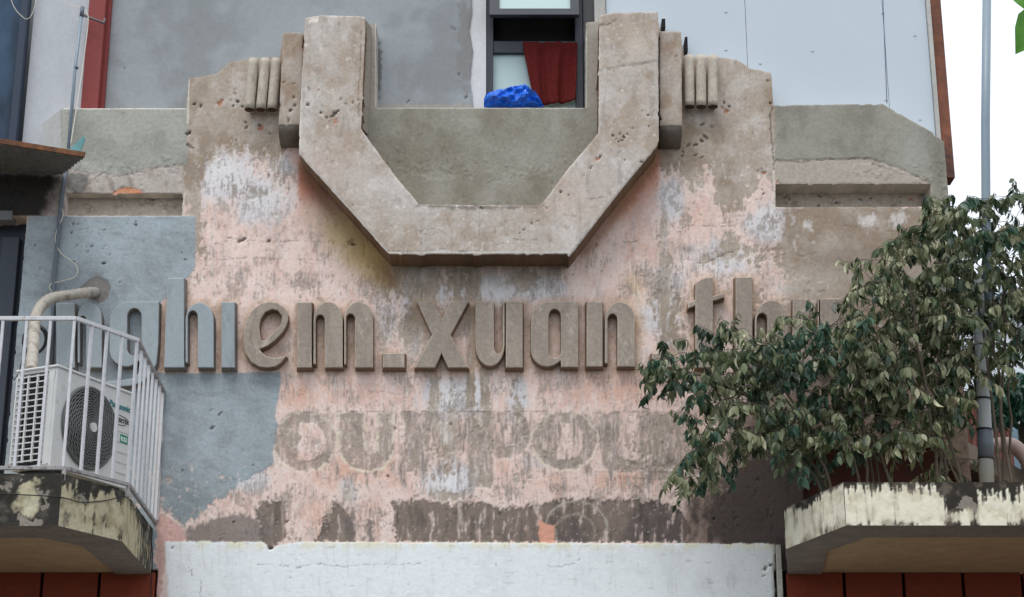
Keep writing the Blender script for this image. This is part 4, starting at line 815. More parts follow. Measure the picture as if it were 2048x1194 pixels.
# white panels
pan = simple('white_sheet_panel', (186, 197, 206), .7, 0, .03, scale=1.2)
zs = (7.2, 9.6); ed = [at(1213, 100, YB + .02).x, at(1494, 100, YB + .02).x, at(1771, 100, YB + .02).x, at(1858, 100, YB + .02).x]
for i in range(3):
    mb = MB(); mb.box(ed[i] + .002, ed[i + 1] - .002, YB + .02, YB + .05, *zs); mb.build('sheet_panel', pan, upper, .001)
mb = MB(); mb.box(ed[0] - .1, ed[3], YB + .06, YB + .5, *zs); mb.build('panel_backing', dark_void, upper)
esm = plaster('pale_edge_strip', (178, 178, 174), .15)
mb = MB(); mb.box(at(1190, 100, YB).x, ed[0] - .004, YB - .01, YB + .06, *zs); mb.build('edge_strip', esm, upper)
mb = MB(); mb.box(ed[3] + .002, ed[3] + .035, YB - .01, YB + .1, *zs); mb.build('edge_strip', esm, upper)
mb = MB(); mb.box(ed[3] + .037, ed[3] + .135, YB + .02, YB + .2, *zs); mb.build('corner_post', rust, upper, .004)
st = MB(); st.box(-.013, .013, -.002, 0, -.0012, .0012); st_me = st.mesh('staple'); st_me.materials.append(dark_void)
for (x, y) in [(1452, 25), (1452, 101), (1521, 128), (1625, 103), (1766, 27), (1772, 201), (1830, 72), (1840, 240), (1625, 103)][:8]:
    p = at(x, y, YB + .018); o = bpy.data.objects.new('staple', st_me); COL.objects.link(o); o.parent = upper; o.location = p - upper.location; o.rotation_euler = (0, random.uniform(-.2, .25), 0)
mb = MB(); pl_, ph = at(1774, 206, YB + .018), at(1765, -20, YB + .018); mb.tube([pl_, ph], .0025, 5); mb.build('chalk_line', simple('blue_line', (70, 84, 110)), upper)
mb = MB(); mb.box(at(1322, 60, .2).x, at(1329, 60, .2).x, .1, .3, at(0, 66, .2).z, at(0, 48, .2).z); mb.build('gap_shade_block', dark_void, upper)  # dark block standing in for the shade in a gap
mb = MB(); mb.box(at(1367, 60, .2).x, at(1372, 60, .2).x, .1, .3, at(0, 112, .2).z, at(0, 84, .2).z); mb.build('gap_shade_block', dark_void, upper)  # second gap's shade, also drawn as a dark block
# window between the arms
win = MB(); yw = YB + .06
xl, xr = at(972, 100, yw).x, at(1190, 100, yw).x
zb_, zt_ = at(0, 218, yw).z - .02, 9.6
w = MB(); w.box(xl, xl + .062, yw - .02, yw + .1, zb_, zt_); w.box(xr - .17, xr - .105, yw - .02, yw + .1, zb_, zt_); zm = at(0, 97, yw).z
w.box(xl + .062, xr - .17, yw, yw + .09, zm - .04, zm + .07); w.build('window_frame', frame_black, upper, .003)
mb = MB(); mb.box(xl + .05, xr - .14, yw + .04, yw + .05, zb_, zm - .03); mb.build('window_pane', glass_mint, upper)
mb = MB(); mb.box(xl, xr, yw + .12, yw + .9, zb_, zt_); mb.build('dark_room', dark_void, upper)
mb = MB(); mb.box(xr - .10, xr + .01, yw - .02, yw + .1, zb_, zt_); mb.build('dark_trim', simple('dark_trim', (70, 70, 72)), upper, .004)
# awning sash, pushed open at the bottom
M = Matrix.Translation((xl + .03, yw - .03, at(0, 45, yw).z + 1.15)) @ Matrix.Rotation(R(-9), 4, 'X')
sw = xr - xl - .17
mb = MB(); mb.box(0, .085, 0, .05, -1.2, 0, 0, M); mb.box(sw - .075, sw, 0, .05, -1.2, 0, 0, M); mb.box(.085, sw - .075, 0, .05, -1.2, -1.135, 0, M); sash = mb.build('sash', frame_black, upper, .003)
mb = MB(); mb.box(.08, sw - .07, .02, .03, -1.15, 0, 0, M); mb.build('pane', glass_mint, sash)
# upper roof block for depth
mb = MB(); mb.box(-7.5, ed[3] + .1, .62, 6, 6.6, 9.6); mb.build('storey_block', plaster('storey_block_render', (150, 156, 160)), upper)

# ---- towel and bag on the window
def cloth(name, pts_grid, mat, thick, label, cat):
    nr, nc = len(pts_grid), len(pts_grid[0]); mb = MB()
    mb.add([p for row in pts_grid for p in row], [(r * nc + c, r * nc + c + 1, (r + 1) * nc + c + 1, (r + 1) * nc + c) for r in range(nr - 1) for c in range(nc - 1)], 0, True)
    o = mb.build(name, mat); s = o.modifiers.new('thickness', 'SOLIDIFY'); s.thickness = thick; return tag(o, label, cat)
g = []
for i in range(25):
    t = i / 24; row = []
    for j in range(29):
        s = j / 28; x = (1045 + 16 * t + 8 * t * t) * (1 - s) + (1154 - 3 * t) * s; y = 84 + (122 + 4 * math.sin(s * 5) - 6 * (1 - s) ** 3) * t
        p = at(x, y, yw - .035); p.y += -.018 * math.sin(s * 13 + 1.5 * t) * (.4 + t) - .01 * math.sin(s * 31 + 3 * t) + .008 * mnoise.noise(Vector((s * 9, t * 5, 0))); row.append(p)
    g.append(row)
cloth('towel', g, towel_mat, .006, 'dark red towel hanging inside the lower window pane', 'towel')
def poly_interp(xs, ys, x): return float(np.interp(x, xs, ys))
mb = MB(); NR, NS = 22, 40; topx = [968, 975, 985, 1010, 1030, 1050, 1056, 1068, 1080, 1087]; topy = [200, 188, 184, 181, 176, 172, 177, 186, 200, 214]
vv = []
for i in range(NS + 1):
    s = i / NS; x = 968 + 119 * s; yt = poly_interp(topx, topy, x); yb = 216 + 4 * math.exp(-((x - 1032) / 14) ** 2)
    for j in range(NR):
        a = 2 * math.pi * j / NR; zz = (yt + yb) / 2 + (yb - yt) / 2 * math.cos(a) * -1
        p = at(x, zz, .12); q = Vector((x * .03, zz * .045, a * 1.2)); w_ = .06 * abs(mnoise.noise(q * 1.1)) + .02 * abs(mnoise.noise(q * 2.6))
        p.y = .13 + .085 * math.sin(a) * min(1, 4 * s * (1 - s) + .25) - w_ * 1.5; vv.append(p)
mb.add(vv, [(i * NR + j, i * NR + (j + 1) % NR, (i + 1) * NR + (j + 1) % NR, (i + 1) * NR + j) for i in range(NS) for j in range(NR)], 0, False)
mb.add(vv[:NR], [tuple(range(NR))]); mb.add(vv[-NR:], [tuple(range(NR))])
tag(mb.build('plastic_bag', bag_mat), 'crumpled bright blue plastic bag lying on the cement sill', 'bag')

# ================================================================== LEFT SIDE FITTINGS
# canopy
can = empty('canopy', at(60, 320, -.4), 'dark patterned sheet canopy with rusty edge over the left doorway', 'canopy')
A_, B_ = at(-140, 262, -.75), at(169, 312, -.75); C_, D_ = at(122, 348, -.01), at(-140, 330, -.01)
mb = MB(); nU, nV = 40, 16; gv = []
for j in range(nV + 1):
    for i in range(nU + 1):
        a = A_.lerp(B_, i / nU); b = D_.lerp(C_, i / nU); p = a.lerp(b, j / nV)
        rr_ = ((i + (j % 2) * 2) % 4); p.z += .012 * math.cos(math.pi * rr_ / 2) * (1 if j % 2 else .6) + .01 * mnoise.noise(p * 3); gv.append(p)
mb.add(gv, [(j * (nU + 1) + i, j * (nU + 1) + i + 1, (j + 1) * (nU + 1) + i + 1, (j + 1) * (nU + 1) + i) for j in range(nV) for i in range(nU)], 0, False)
o = mb.build('canopy_sheet', canopy_mat, can); s = o.modifiers.new('t', 'SOLIDIFY'); s.thickness = .012
mb = MB(); d = (B_ - A_); l_ = d.length; M = Matrix.Translation(A_) @ d.to_track_quat('X', 'Z').to_matrix().to_4x4(); mb.box(0, l_, -.012, .012, -.012, .03, 0, M); mb.build('edge_angle', rust_edge, can, .003)
mb = MB(); p_ = [at(137, 299, -.6), at(150, 288, -.62), at(167, 272, -.66), at(171, 278, -.66), at(161, 302, -.64)]
mb.add(p_, [(0, 1, 4), (1, 2, 4), (2, 3, 4)]); o = mb.build('sheet_scrap', teal_scrap); s = o.modifiers.new('t', 'SOLIDIFY'); s.thickness = .006; tag(o, 'torn teal sheet scrap sticking up on the end of the canopy', 'scrap')
# pipes
def pipe(name, pts, r, mat, label, cat='pipe', sides=12): mb = MB(); mb.tube(pts, r, sides); return tag(mb.build(name, mat), label, cat)
pp = empty('conduit_pipe', at(150, 150, .02), 'thin grey conduit pipe with elbow beside the red steel post', 'pipe')
mb = MB(); mb.tube([at(164, 20, .04), at(150, 140, .02), at(137, 296, -.1)], .014, 12); mb.build('conduit', pvc_grey, pp)
mb = MB(); mb.tube([at(165, 14, .04), at(163, 34, .04)], .018, 12); mb.tube([at(153, 134, .02), at(152.6, 137, .02)], .019, 12); mb.build('coupling', pvc_dark, pp)
mb = MB(); mb.tube([at(165, 29, .04), at(186, 38, .06), at(208, 46, .06), at(209, 38, .1)], .012, 10); mb.build('branch', simple('brown_grey_pipe', (105, 96, 98)), pp)
pipe('lower_conduit', [at(133, 340, -.05), at(126, 372, -.03), at(118, 450, -.03), at(108, 560, -.03), at(106, 640, -.03), at(103, 745, -.04)], .017, pvc_dark, 'dark conduit pipe running down the blue grey wall to the unit')
def cable(name, px, r, mat, label, y=-.04): pts = smooth_path([at(p[0], p[1], p[2] if len(p) > 2 else y) for p in px]); mb = MB(); mb.tube(pts, r, 6); return tag(mb.build(name, mat), label, 'cable')
cable('white_cable', [(170, 20, 0), (176, 32, 0), (175, 60, 0), (167, 120, 0), (160, 170, -.03), (150, 235, -.08), (141, 290, -.12)], .0045, cable_white, 'white cable running beside the grey conduit and red post')
cable('white_cable', [(134, 345), (124, 380), (122, 405)], .004, cable_white, 'short white cable end just under the canopy corner')
cable('white_cable', [(124, 418), (126, 432), (114, 460), (111, 480), (120, 504), (140, 520), (153, 532), (155, 545), (146, 556), (116, 564), (102, 568), (99, 576), (106, 586)], .004, cable_white, 'curling white cable on the blue grey wall')
cable('white_cable', [(18, -14, -.2), (28, 14, -.2), (43, 32, -.2), (55, 38, -.2), (66, 24, -.2), (74, -10, -.2)], .003, cable_white, 'white cable looping down at the top left corner')
cable('white_cable', [(110, -12, .1), (130, 4, .1), (158, 16, .04)], .003, cable_white, 'white cable reaching the top of the conduit')
def railpt(t):   # along the rim face
    pl = [Vector((-3.7, -1.975, 0)), Vector((-2.98, -1.975, 0)), Vector((-2.675, -1.40, 0)), Vector((-2.735, -.03, 0))]
    seg = min(int(t), 2); return pl[seg].lerp(pl[seg + 1], t - seg)
pts = []
for t, z in [(0, 4.07), (.5, 4.05), (.97, 4.03), (1.3, 4.03), (1.7, 4.09), (1.98, 4.15), (2.3, 4.14), (2.7, 4.12), (2.9, 4.05), (2.97, 3.9), (2.99, 3.6)]: p = railpt(t); pts.append(Vector((p.x, p.y, z)))
mb = MB(); mb.tube(smooth_path(pts), .004, 6); tag(mb.build('black_cable', cable_black), 'black cable sagging along the mouldy rim of the left balcony', 'cable')
mb = MB()
for k in range(5):
    c0 = at(70 + random.uniform(-2, 2), 680 + random.uniform(-2, 2), -.1 - .01 * k); r0 = .085 + .01 * random.random()
    mb.tube([c0 + Vector((r0 * math.cos(a), .0, r0 * 1.25 * math.sin(a))) for a in np.linspace(0, 2 * math.pi, 25)], .005, 5, caps=False)
mb.tube(smooth_path([at(58, 700, -.1), at(46, 715, -.1), at(38, 745, -.3), at(28, 760, -.9)]), .005, 5)
tag(mb.build('cable_coil', cable_black), 'coil of black cable hanging behind the wrapped hose', 'cable')
# wrapped hose
hp_ = smooth_path([at(191, 585, .02), at(176, 585, -.16), at(140, 590, -.24), at(105, 596, -.3), at(84, 610, -.4), at(72, 632, -.6), at(68, 665, -.9), at(66, 700, -1.2), at(62, 742, -1.52)], 10)
rr = [.041 + .0035 * (1 if (i % 3 == 0) else 0) + .003 * mnoise.noise(p * 7) for i, p in enumerate(hp_)]
mb = MB(); mb.tube(hp_, rr, 16)
tag(mb.build('insulated_hose', hose_wrap), 'pale tape wrapped hose curving from the wall down to the outdoor unit', 'hose')

# ---- outdoor unit
ac = empty('outdoor_unit', (-3.15, -1.69, 4.27), 'white air conditioner outdoor unit with round fan guard behind the balcony railing', 'air conditioner')
ang = math.atan2(.90, .43); LA, DA, HA = .86, .35, .70
# local frame: x along the fan face (away from the viewer), y to the left (depth), z up; the fan face is y = 0
MA = Matrix.Translation((-3.145, -1.70, 4.30)) @ Matrix.Rotation(ang, 4, 'Z')
def acb(name, mb, mat, bevel=0.0, parent=None): return mb.build(name, mat, parent or ac, bevel)
mb = MB(); mb.box(0, LA, 0, .02, 0, HA, 0, MA); mb.box(0, LA, DA - .02, DA, 0, HA, 0, MA); mb.box(LA - .02, LA, .02, DA - .02, 0, HA, 0, MA); mb.box(0, LA, .02, DA - .02, HA - .02, HA, 0, MA); mb.box(0, LA, .02, DA - .02, 0, .02, 0, MA)
mb.box(0, .02, .02, .075, .02, HA - .02, 0, MA); acb('casing', mb, ac_white, .006)
mb = MB(); mb.box(-.012, LA + .01, -.012, DA + .012, HA, HA + .02, 0, MA); acb('lid', mb, ac_white, .008)
mb = MB(); mb.box(.05, LA - .05, .03, DA - .03, .04, HA - .03, 0, MA); acb('coil', mb, ac_dark)
mb = MB()
for i in range(15): z = .05 + i * .043; mb.box(-.008, .004, .075, DA - .01, z, z + .008, 0, MA)
for y_ in (.075, .155, .235, .335): mb.box(-.012, .004, y_, y_ + .012, .045, .665, 0, MA)
acb('side_grille', mb, ac_white)
cxf, czf, RF = .375, .35, .285
def fp(x, y, z): return MA @ Vector((x, y, z))
mb = MB(); mb.tube([fp(cxf + RF * math.cos(a), -.012, czf + RF * math.sin(a)) for a in np.linspace(0, 2 * math.pi, 61)], .014, 8, caps=False); acb('fan_ring', mb, ac_guard)
mb = MB(); n_ = 48; mb.add([fp(cxf, -.0045, czf)] + [fp(cxf + RF * math.cos(2 * math.pi * i / n_), -.0045, czf + RF * math.sin(2 * math.pi * i / n_)) for i in range(n_)], [(0, i + 1, (i + 1) % n_ + 1) for i in range(n_)]); acb('fan_opening', mb, ac_dark)
mb = MB()
for k in range(3):
    a0 = k * 2.094; pts_ = []
    for i in range(9):
        t = i / 8
        for rr_ in (.05, .26): pts_.append(fp(cxf + rr_ * math.cos(a0 + t * 1.1 + (rr_ - .05) * 2), -.006 - .012 * t, czf + rr_ * math.sin(a0 + t * 1.1 + (rr_ - .05) * 2)))
    mb.add(pts_, [(2 * i, 2 * i + 1, 2 * i + 3, 2 * i + 2) for i in range(8)], 0, True)
acb('fan_blade', mb, simple('dark_fan_blade', (60, 64, 66)))
mb = MB()
dome = lambda r_: -.022 - .02 * (1 - (r_ / RF) ** 2)
for k in range(13):
    r_ = .045 + k * .0185; mb.tube([fp(cxf + r_ * math.cos(a), dome(r_), czf + r_ * math.sin(a)) for a in np.linspace(0, 2 * math.pi, 49)], .0027, 4, caps=False)
for k in range(26):
    a0 = 2 * math.pi * k / 26; mb.tube([fp(cxf + r_ * math.cos(a0 + 2.2 * (r_ - .04) / RF), dome(r_), czf + r_ * math.sin(a0 + 2.2 * (r_ - .04) / RF)) for r_ in np.linspace(.04, RF - .004, 10)], .0027, 4, caps=False)
acb('fan_guard', mb, simple('pale_guard_wire', (122, 124, 122), .45))
mb = MB(); mb.tube([fp(cxf, -.03, czf), fp(cxf, -.05, czf)], .034, 20); acb('guard_hub', mb, ac_white)
mb = MB()
for i in range(6): mb.box(.66, LA - .01, -.003, .001, .1 + i * .075, .104 + i * .075, 0, MA)
acb('pressed_rib', mb, simple('casing_shadow_line', (176, 177, 175)))
mb = MB(); mb.box(.06, .16, .03, DA - .03, -.05, 0, 0, MA); mb.box(LA - .16, LA - .06, .03, DA - .03, -.05, 0, 0, MA); acb('foot', mb, ac_dark)
def lettering(body, size, x, z, mat, name='lettering', shear=0, bold=0.0):
    cu = bpy.data.curves.new('txt', 'FONT'); cu.body = body; cu.size = size; cu.extrude = .001; cu.shear = shear; cu.offset = bold
    t = bpy.data.objects.new('txt', cu); COL.objects.link(t); bpy.context.view_layer.update()
    me = bpy.data.meshes.new_from_object(t.evaluated_get(bpy.context.evaluated_depsgraph_get())); bpy.data.objects.remove(t)
    me.transform(MA @ Matrix.Translation((x, -.003, z)) @ Matrix.Rotation(R(90), 4, 'X')); me.materials.clear(); return link(name, me, mat, ac)
lettering('Panasonic', .062, .585, .565, teal_ink, bold=.0015)
lettering('INVERTER', .042, .63, .47, dark_ink, shear=.3, bold=.001)
mb = MB(); mb.tube([fp(.70 + .13 * math.cos(a), -.003, .485 + .035 * math.sin(a)) for a in np.linspace(.6, 5.4, 30)], .0025, 4); acb('logo_ring', mb, dark_ink)
mb = MB(); mb.box(.735, .82, -.004, 0, .325, .385, 0, MA); acb('refrigerant_badge', mb, simple('green_badge', (30, 130, 105)))
lettering('R32', .045, .74, .338, simple('white_print', (230, 232, 230)), bold=.001).location.y -= .003

# ================================================================== RIGHT SIDE
dp = empty('drain_pipe', at(1972, 700, -.8), 'tall grey plastic downpipe standing on the right balcony', 'pipe')
mb = MB(); mb.tube([at(1974, -30, -.9), at(1971, 250, -.9), at(1972, 420, -.9), at(1977, 690, -.9)], .034, 18); mb.build('upper_pipe', pvc_grey, dp)
mb = MB(); mb.tube([at(1955, 560, -1.0), at(1962, 700, -1.0), at(1968, 830, -1.0), at(1974, 975, -1.0)], [.040, .046, .05, .053], 20); mb.build('lower_pipe', simple('pale_grey_pipe', (158, 164, 166), .5, 0, .06, scale=8), dp)
mb = MB(); mb.tube([at(1969.5, 858, -1.0), at(1972.5, 918, -1.0)], .057, 20); mb.build('dark_sleeve', pvc_dark, dp)
for y_ in (796, 858, 916): mb = MB(); mb.tube([at(1966 + (y_ - 796) * .05, y_, -1.0), at(1966 + (y_ - 796) * .05, y_ + 3, -1.0)], .06, 20); mb.build('strap', cable_black, dp)
# neighbour things seen in the gap on the right
nb = empty('gable_house', (14, 22, 0), 'pale gabled house beyond the gap at the right edge', 'house')
a_, b_, c_ = at(1900, 640, 20), at(2000, 590, 20), at(2140, 700, 20)
mb = MB(); mb.slab([(a_.x, a_.z - .5), (b_.x, b_.z), (c_.x, c_.z), (c_.x, 0), (a_.x, 0)], 20, 27); mb.build('wall', neigh_white, nb)
mb = MB(); mb.slab([(b_.x - .6, b_.z - .3), (b_.x, b_.z + .12), (c_.x, c_.z + .12), (c_.x, c_.z), (b_.x, b_.z), (b_.x - .6, b_.z - .42)], 19.7, 27.3); mb.build('roof', simple('pale_roof', (190, 202, 212)), nb)
n2 = empty('narrow_house', (8.5, 9, 0), 'narrow neighbour house with brick red and blue walls behind the downpipe', 'house')
x0, x1, x2 = at(1900, 850, 8).x, at(2022, 850, 8).x, at(2130, 850, 8).x; z0 = at(0, 790, 8).z
mb = MB(); mb.box(x0, x1, 8, 12, 0, z0); mb.build('red_wall', brick_red, n2)
mb = MB()
for i in range(7): x = x0 + (x1 - x0) * (i + .5) / 7; mb.box(x - .02, x + .02, 7.95, 8, 0, z0)
mb.build('wall_rib', brick_red, n2)
mb = MB(); mb.box(x1 + .01, x2, 8.3, 12, 0, z0 - .3); mb.build('blue_wall', neigh_blue, n2)
mb = MB(); mb.box(x1 + .2, x1 + .26, 8.2, 8.3, 0, z0 - .3); mb.build('downpipe', neigh_white, n2)
pt = smooth_path([at(1985, 893, .8), at(2005, 889, .8), at(2028, 893, .8), at(2050, 915, .8), at(2075, 960, .8)]); pipe('vent_pipe', pt, .062, pink_pipe, 'fat dusty pink pipe bending down at the right edge', sides=18)
mb = MB(); mb.slab([W(1890, 872, .9), W(1935, 884, .9), W(2060, 948, .9), W(2060, 1060, .9), W(1890, 1060, .9)], .9, 1.5); tag(mb.build('sloping_wall', plaster('neighbour_cement', (132, 124, 114), .2)), 'sloping grey cement wall below the pink pipe', 'wall')
mb = MB(); mb.slab([W(1925, 922, .6), W(2060, 988, .6), W(2060, 1000, .6), W(1925, 934, .6)], .55, .9); tag(mb.build('cement_ledge', plaster('dark_ledge', (80, 66, 58), .2)), 'thin dark ledge along the sloping cement wall', 'ledge')

# ---- leaves
def leaf_geom(Lg=1.0, Wd=.40, droop=.28, fold=.16):
    prof = [(0, .03), (.18, .36), (.42, .5), (.66, .40), (.86, .17), (1, 0.0)]
    vs_, fs = [], []
    for i, (t, w_) in enumerate(prof):
        z = -droop * t * t; ww = w_ * Wd
        vs_ += [(-ww, t * math.cos(droop * t), z + fold * ww * 1.6), (0, t * math.cos(droop * t), z), (ww, t * math.cos(droop * t), z + fold * ww * 1.6)]
    for i in range(len(prof) - 1):
        a = i * 3; fs += [(a, a + 1, a + 4, a + 3), (a + 1, a + 2, a + 5, a + 4)]
    return np.array(vs_) * Lg, fs
LV = [leaf_geom(1, .42, .25, .2), leaf_geom(1, .34, .6, .35), leaf_geom(1, .48, .12, .1), leaf_geom(1, .30, .9, .6)]
LEAF_ME = {}
for gi, (v_, f_) in enumerate(LV):
    for mi_ in range(4):
        me = bpy.data.meshes.new('leaf'); me.from_pydata([tuple(p) for p in v_], [], f_); me.polygons.foreach_set('use_smooth', [True] * len(f_)); me.materials.append(LEAFM[mi_]); LEAF_ME[gi, mi_] = me
def leaf_matrix(pos, d, size, roll):
    d = d.normalized(); up = Vector((0, 0, 1)); x = d.cross(up)
    if x.length < .05: x = Vector((1, 0, 0))
    x.normalize(); z = x.cross(d); M = Matrix((x, d, z)).transposed().to_4x4()
    return Matrix.Translation(pos) @ M @ Matrix.Rotation(roll, 4, 'Y') @ Matrix.Scale(size, 4)
def join_leaves(name, leaves, mats, parent):
    co, fs, mi_, k = [], [], [], 0
    for (M, gi, m) in leaves:
        v_, f_ = LV[gi]; A = np.array(M); co.append(v_ @ A[:3, :3].T + A[:3, 3]); fs.append(np.array(f_) + k); k += len(v_); mi_ += [m] * len(f_)
    me = mesh_np(name, np.concatenate(co), np.concatenate(fs)); o = link(name, me, mats, parent); me.polygons.foreach_set('material_index', mi_); o['kind'] = 'stuff'; return o
def inside(x, y, poly):
    r_ = False; n = len(poly)
    for i in range(n):
        x0, y0 = poly[i]; x1, y1 = poly[(i + 1) % n]
        if (y0 > y) != (y1 > y) and x < x0 + (y - y0) * (x1 - x0) / (y1 - y0): r_ = not r_
    return r_
def shrub(label, roots, regions, yrng, tone, seed, n_part=240, spray=()):
    rnd = random.Random(seed); base = Vector((sum(r_[0] for r_ in roots) / len(roots), sum(r_[1] for r_ in roots) / len(roots), 4.11))
    root = empty('shrub', base, label, 'shrub', 'shrubs growing on the right balcony')
    clusters = []
    for poly, dens in regions:
        xs = [p[0] for p in poly]; ys = [p[1] for p in poly]
        area = abs(sum(poly[i][0] * poly[(i + 1) % len(poly)][1] - poly[(i + 1) % len(poly)][0] * poly[i][1] for i in range(len(poly)))) / 2
        cnt = 0; tries = 0; want = int(area / 1000 * dens * 1.85)
        while cnt < want and tries < want * 30:
            tries += 1; x = rnd.uniform(min(xs), max(xs)); y = rnd.uniform(min(ys), max(ys))
            if not inside(x, y, poly): continue
            if mnoise.noise(Vector((x / 42, y / 34, seed))) < -.02 and rnd.random() < .9: continue
            p = at(x, y, rnd.uniform(*yrng))
            if p.z < 4.2: continue
            clusters.append((p, x, y)); cnt += 1
    for (x, y) in spray: clusters.append((at(x, y, rnd.uniform(yrng[0], yrng[1])), x, y))
    # stems rising from the planter and fanning to spread cluster targets
    stems = []; k = len(roots) * 2
    tg = rnd.sample(clusters, min(k, len(clusters)))
    for i, (p, _, _) in enumerate(tg):
        r0 = Vector((*roots[i % len(roots)], 4.0)) + Vector((rnd.uniform(-.04, .04), rnd.uniform(-.04, .04), 0))
        h_ = max(.25, p.z - r0.z); mid = Vector((r0.x + (p.x - r0.x) * .12, r0.y + (p.y - r0.y) * .2, r0.z + h_ * .6)); m2 = Vector((r0.x + (p.x - r0.x) * .6, r0.y + (p.y - r0.y) * .6, max(p.z, mid.z) + .12))
        pts = bez(r0, mid, m2, p, 14); pts = [q + Vector((mnoise.noise(q * 3 + Vector((i, 0, 0))), mnoise.noise(q * 3 + Vector((0, i, 0))), 0)) * .05 for q in pts]
        stems.append(pts); mb = MB(); mb.tube(pts, [.010 * (1 - .75 * j / 14) + .002 for j in range(15)], 6); mb.build('stem', bark, root)
    tw = MB(); leaves = []
    allp = [q for s_ in stems for q in s_[4:]]
    left_ = list(range(len(clusters))); near = {i: min(((a - clusters[i][0]).length + (.15 if a.z > clusters[i][0].z + .1 else 0), k) for k, a in enumerate(allp)) for i in left_}; nodes = list(allp); order = []
    while left_:      # grow outwards: every twig starts at the nearest wood already there
        i = min(left_, key=lambda j: near[j][0]); left_.remove(i); order.append((i, nodes[near[i][1]])); nodes.append(clusters[i][0]); kk_ = len(nodes) - 1
        for j in left_:
            d_ = (clusters[j][0] - clusters[i][0]).length + .05 + (.15 if clusters[i][0].z > clusters[j][0].z + .1 else 0)
            if d_ < near[j][0]: near[j] = (d_, kk_)
    for (ci, q) in order:
        p, x, y = clusters[ci]
        d0 = (p - q); ctrl = q + d0 * .5 + Vector((rnd.uniform(-.02, .02), rnd.uniform(-.02, .02), .12 * d0.length))
        path_ = [q * (1 - t) ** 2 + ctrl * 2 * t * (1 - t) + p * t * t for t in [i / 6 for i in range(7)]]
        if d0.length < .8: tw.tube(path_, [.0034 - .0003 * i for i in range(7)], 4)
        out = (path_[-1] - path_[-2]); out = out.normalized() if out.length > .01 else Vector((0, -1, 0))
        out = (out + Vector((rnd.uniform(-.4, .4), rnd.uniform(-.8, .1), rnd.uniform(-.5, .1)))).normalized()
        nl = rnd.randint(10, 16); tn = tone(x, y, rnd)
        sprig = rnd.uniform(.12, .22); tip = p + out * sprig + Vector((0, 0, -.03)); tw.tube([p, p.lerp(tip, .5) + Vector((0, 0, .012)), tip], [.003, .0025, .0015], 4)
        for i in range(nl):
            t = (i + .5) / nl; c0 = p.lerp(tip, t); a = i * 2.4 + rnd.uniform(-.4, .4)
            s1 = out.cross(Vector((0, 0, 1))); s1 = s1.normalized() if s1.length > .05 else Vector((1, 0, 0)); s2 = s1.cross(out)
            rad = s1 * math.cos(a) + s2 * math.sin(a) * .5
            d = out * rnd.uniform(.2, .7) + rad * rnd.uniform(.4, .8) + Vector((0, 0, -rnd.uniform(.6, 1.6)))
            m_ = tn if rnd.random() < .78 else rnd.choice([0, 2, 2, 3])
            leaves.append((leaf_matrix(c0, d, rnd.choice([.6, .8, 1, 1, 1.15]) * rnd.uniform(.07, .105), rnd.uniform(-1.3, 1.3)), rnd.choice([0, 0, 1, 2, 3, 3]), m_))
    o = tw.build('twigs', bark, root); o['kind'] = 'stuff'
    def score(l):
        p = l[0].translation; u_, v_ = to_px(p.x, p.y, p.z); return (0 if (5 < u_ < 2040) else 5) + p.y
    leaves.sort(key=score); ind = leaves[:n_part]; rest = leaves[n_part:]
    for (M, gi, m) in ind:
        o = bpy.data.objects.new('leaf', LEAF_ME[gi, m]); COL.objects.link(o); o.parent = root; o.matrix_local = Matrix.Translation(-base) @ M
    if rest: join_leaves('foliage', rest, LEAFM, root)
    return len(leaves)
def toneA(x, y, r):
    if x < 1420 and y < 800: return r.choice([0, 0, 1, 2])
    if y > 780 and x < 1500: return r.choice([2, 3, 3, 2, 3, 1])
    return r.choice([0, 2, 2, 3])
def toneB(x, y, r):
    if 1540 < x < 1660 and 640 < y < 780: return r.choice([1, 1, 0, 1])
    if y > 880: return r.choice([1, 1, 2])
    return r.choice([0, 2, 1, 2, 3, 3])
def toneC(x, y, r): return r.choice([0, 2, 3, 2, 3, 2, 3])
def toneD(x, y, r): return r.choice([2, 2, 3, 0, 0, 2, 1])
tot = 0
tot += shrub('leftmost shrub spilling over the lettering with drooping dark and pale leaves', [(2.22, -1.35), (2.3, -1.1)], [([(1300, 720), (1345, 695), (1400, 668), (1450, 655), (1500, 668), (1540, 678), (1545, 760), (1500, 780), (1400, 790), (1370, 770), (1330, 750), (1296, 765)], 2.3), ([(1290, 735), (1330, 730), (1330, 770), (1294, 775)], 2.5),
     ([(1400, 780), (1560, 770), (1570, 880), (1490, 900), (1420, 930), (1380, 900), (1375, 850), (1395, 810)], 2.2), ([(1338, 960), (1365, 900), (1410, 895), (1450, 920), (1410, 975), (1350, 990)], 1.6), ([(1570, 840), (1640, 860), (1650, 900), (1590, 900)], 1.2)], (-1.7, -.5), toneA, 11)
tot += shrub('middle shrub with bluish green leaves between the letters and the right balcony', [(2.5, -1.3), (2.7, -1.2), (2.62, -1.0)], [([(1500, 668), (1560, 650), (1610, 640), (1660, 610), (1700, 610), (1720, 700), (1700, 800), (1690, 880), (1600, 880), (1560, 850), (1520, 760), (1500, 700)], 2.3), ([(1560, 850), (1680, 850), (1720, 900), (1640, 930), (1600, 930), (1565, 890)], 1.5)], (-1.6, -.4), toneB, 23)
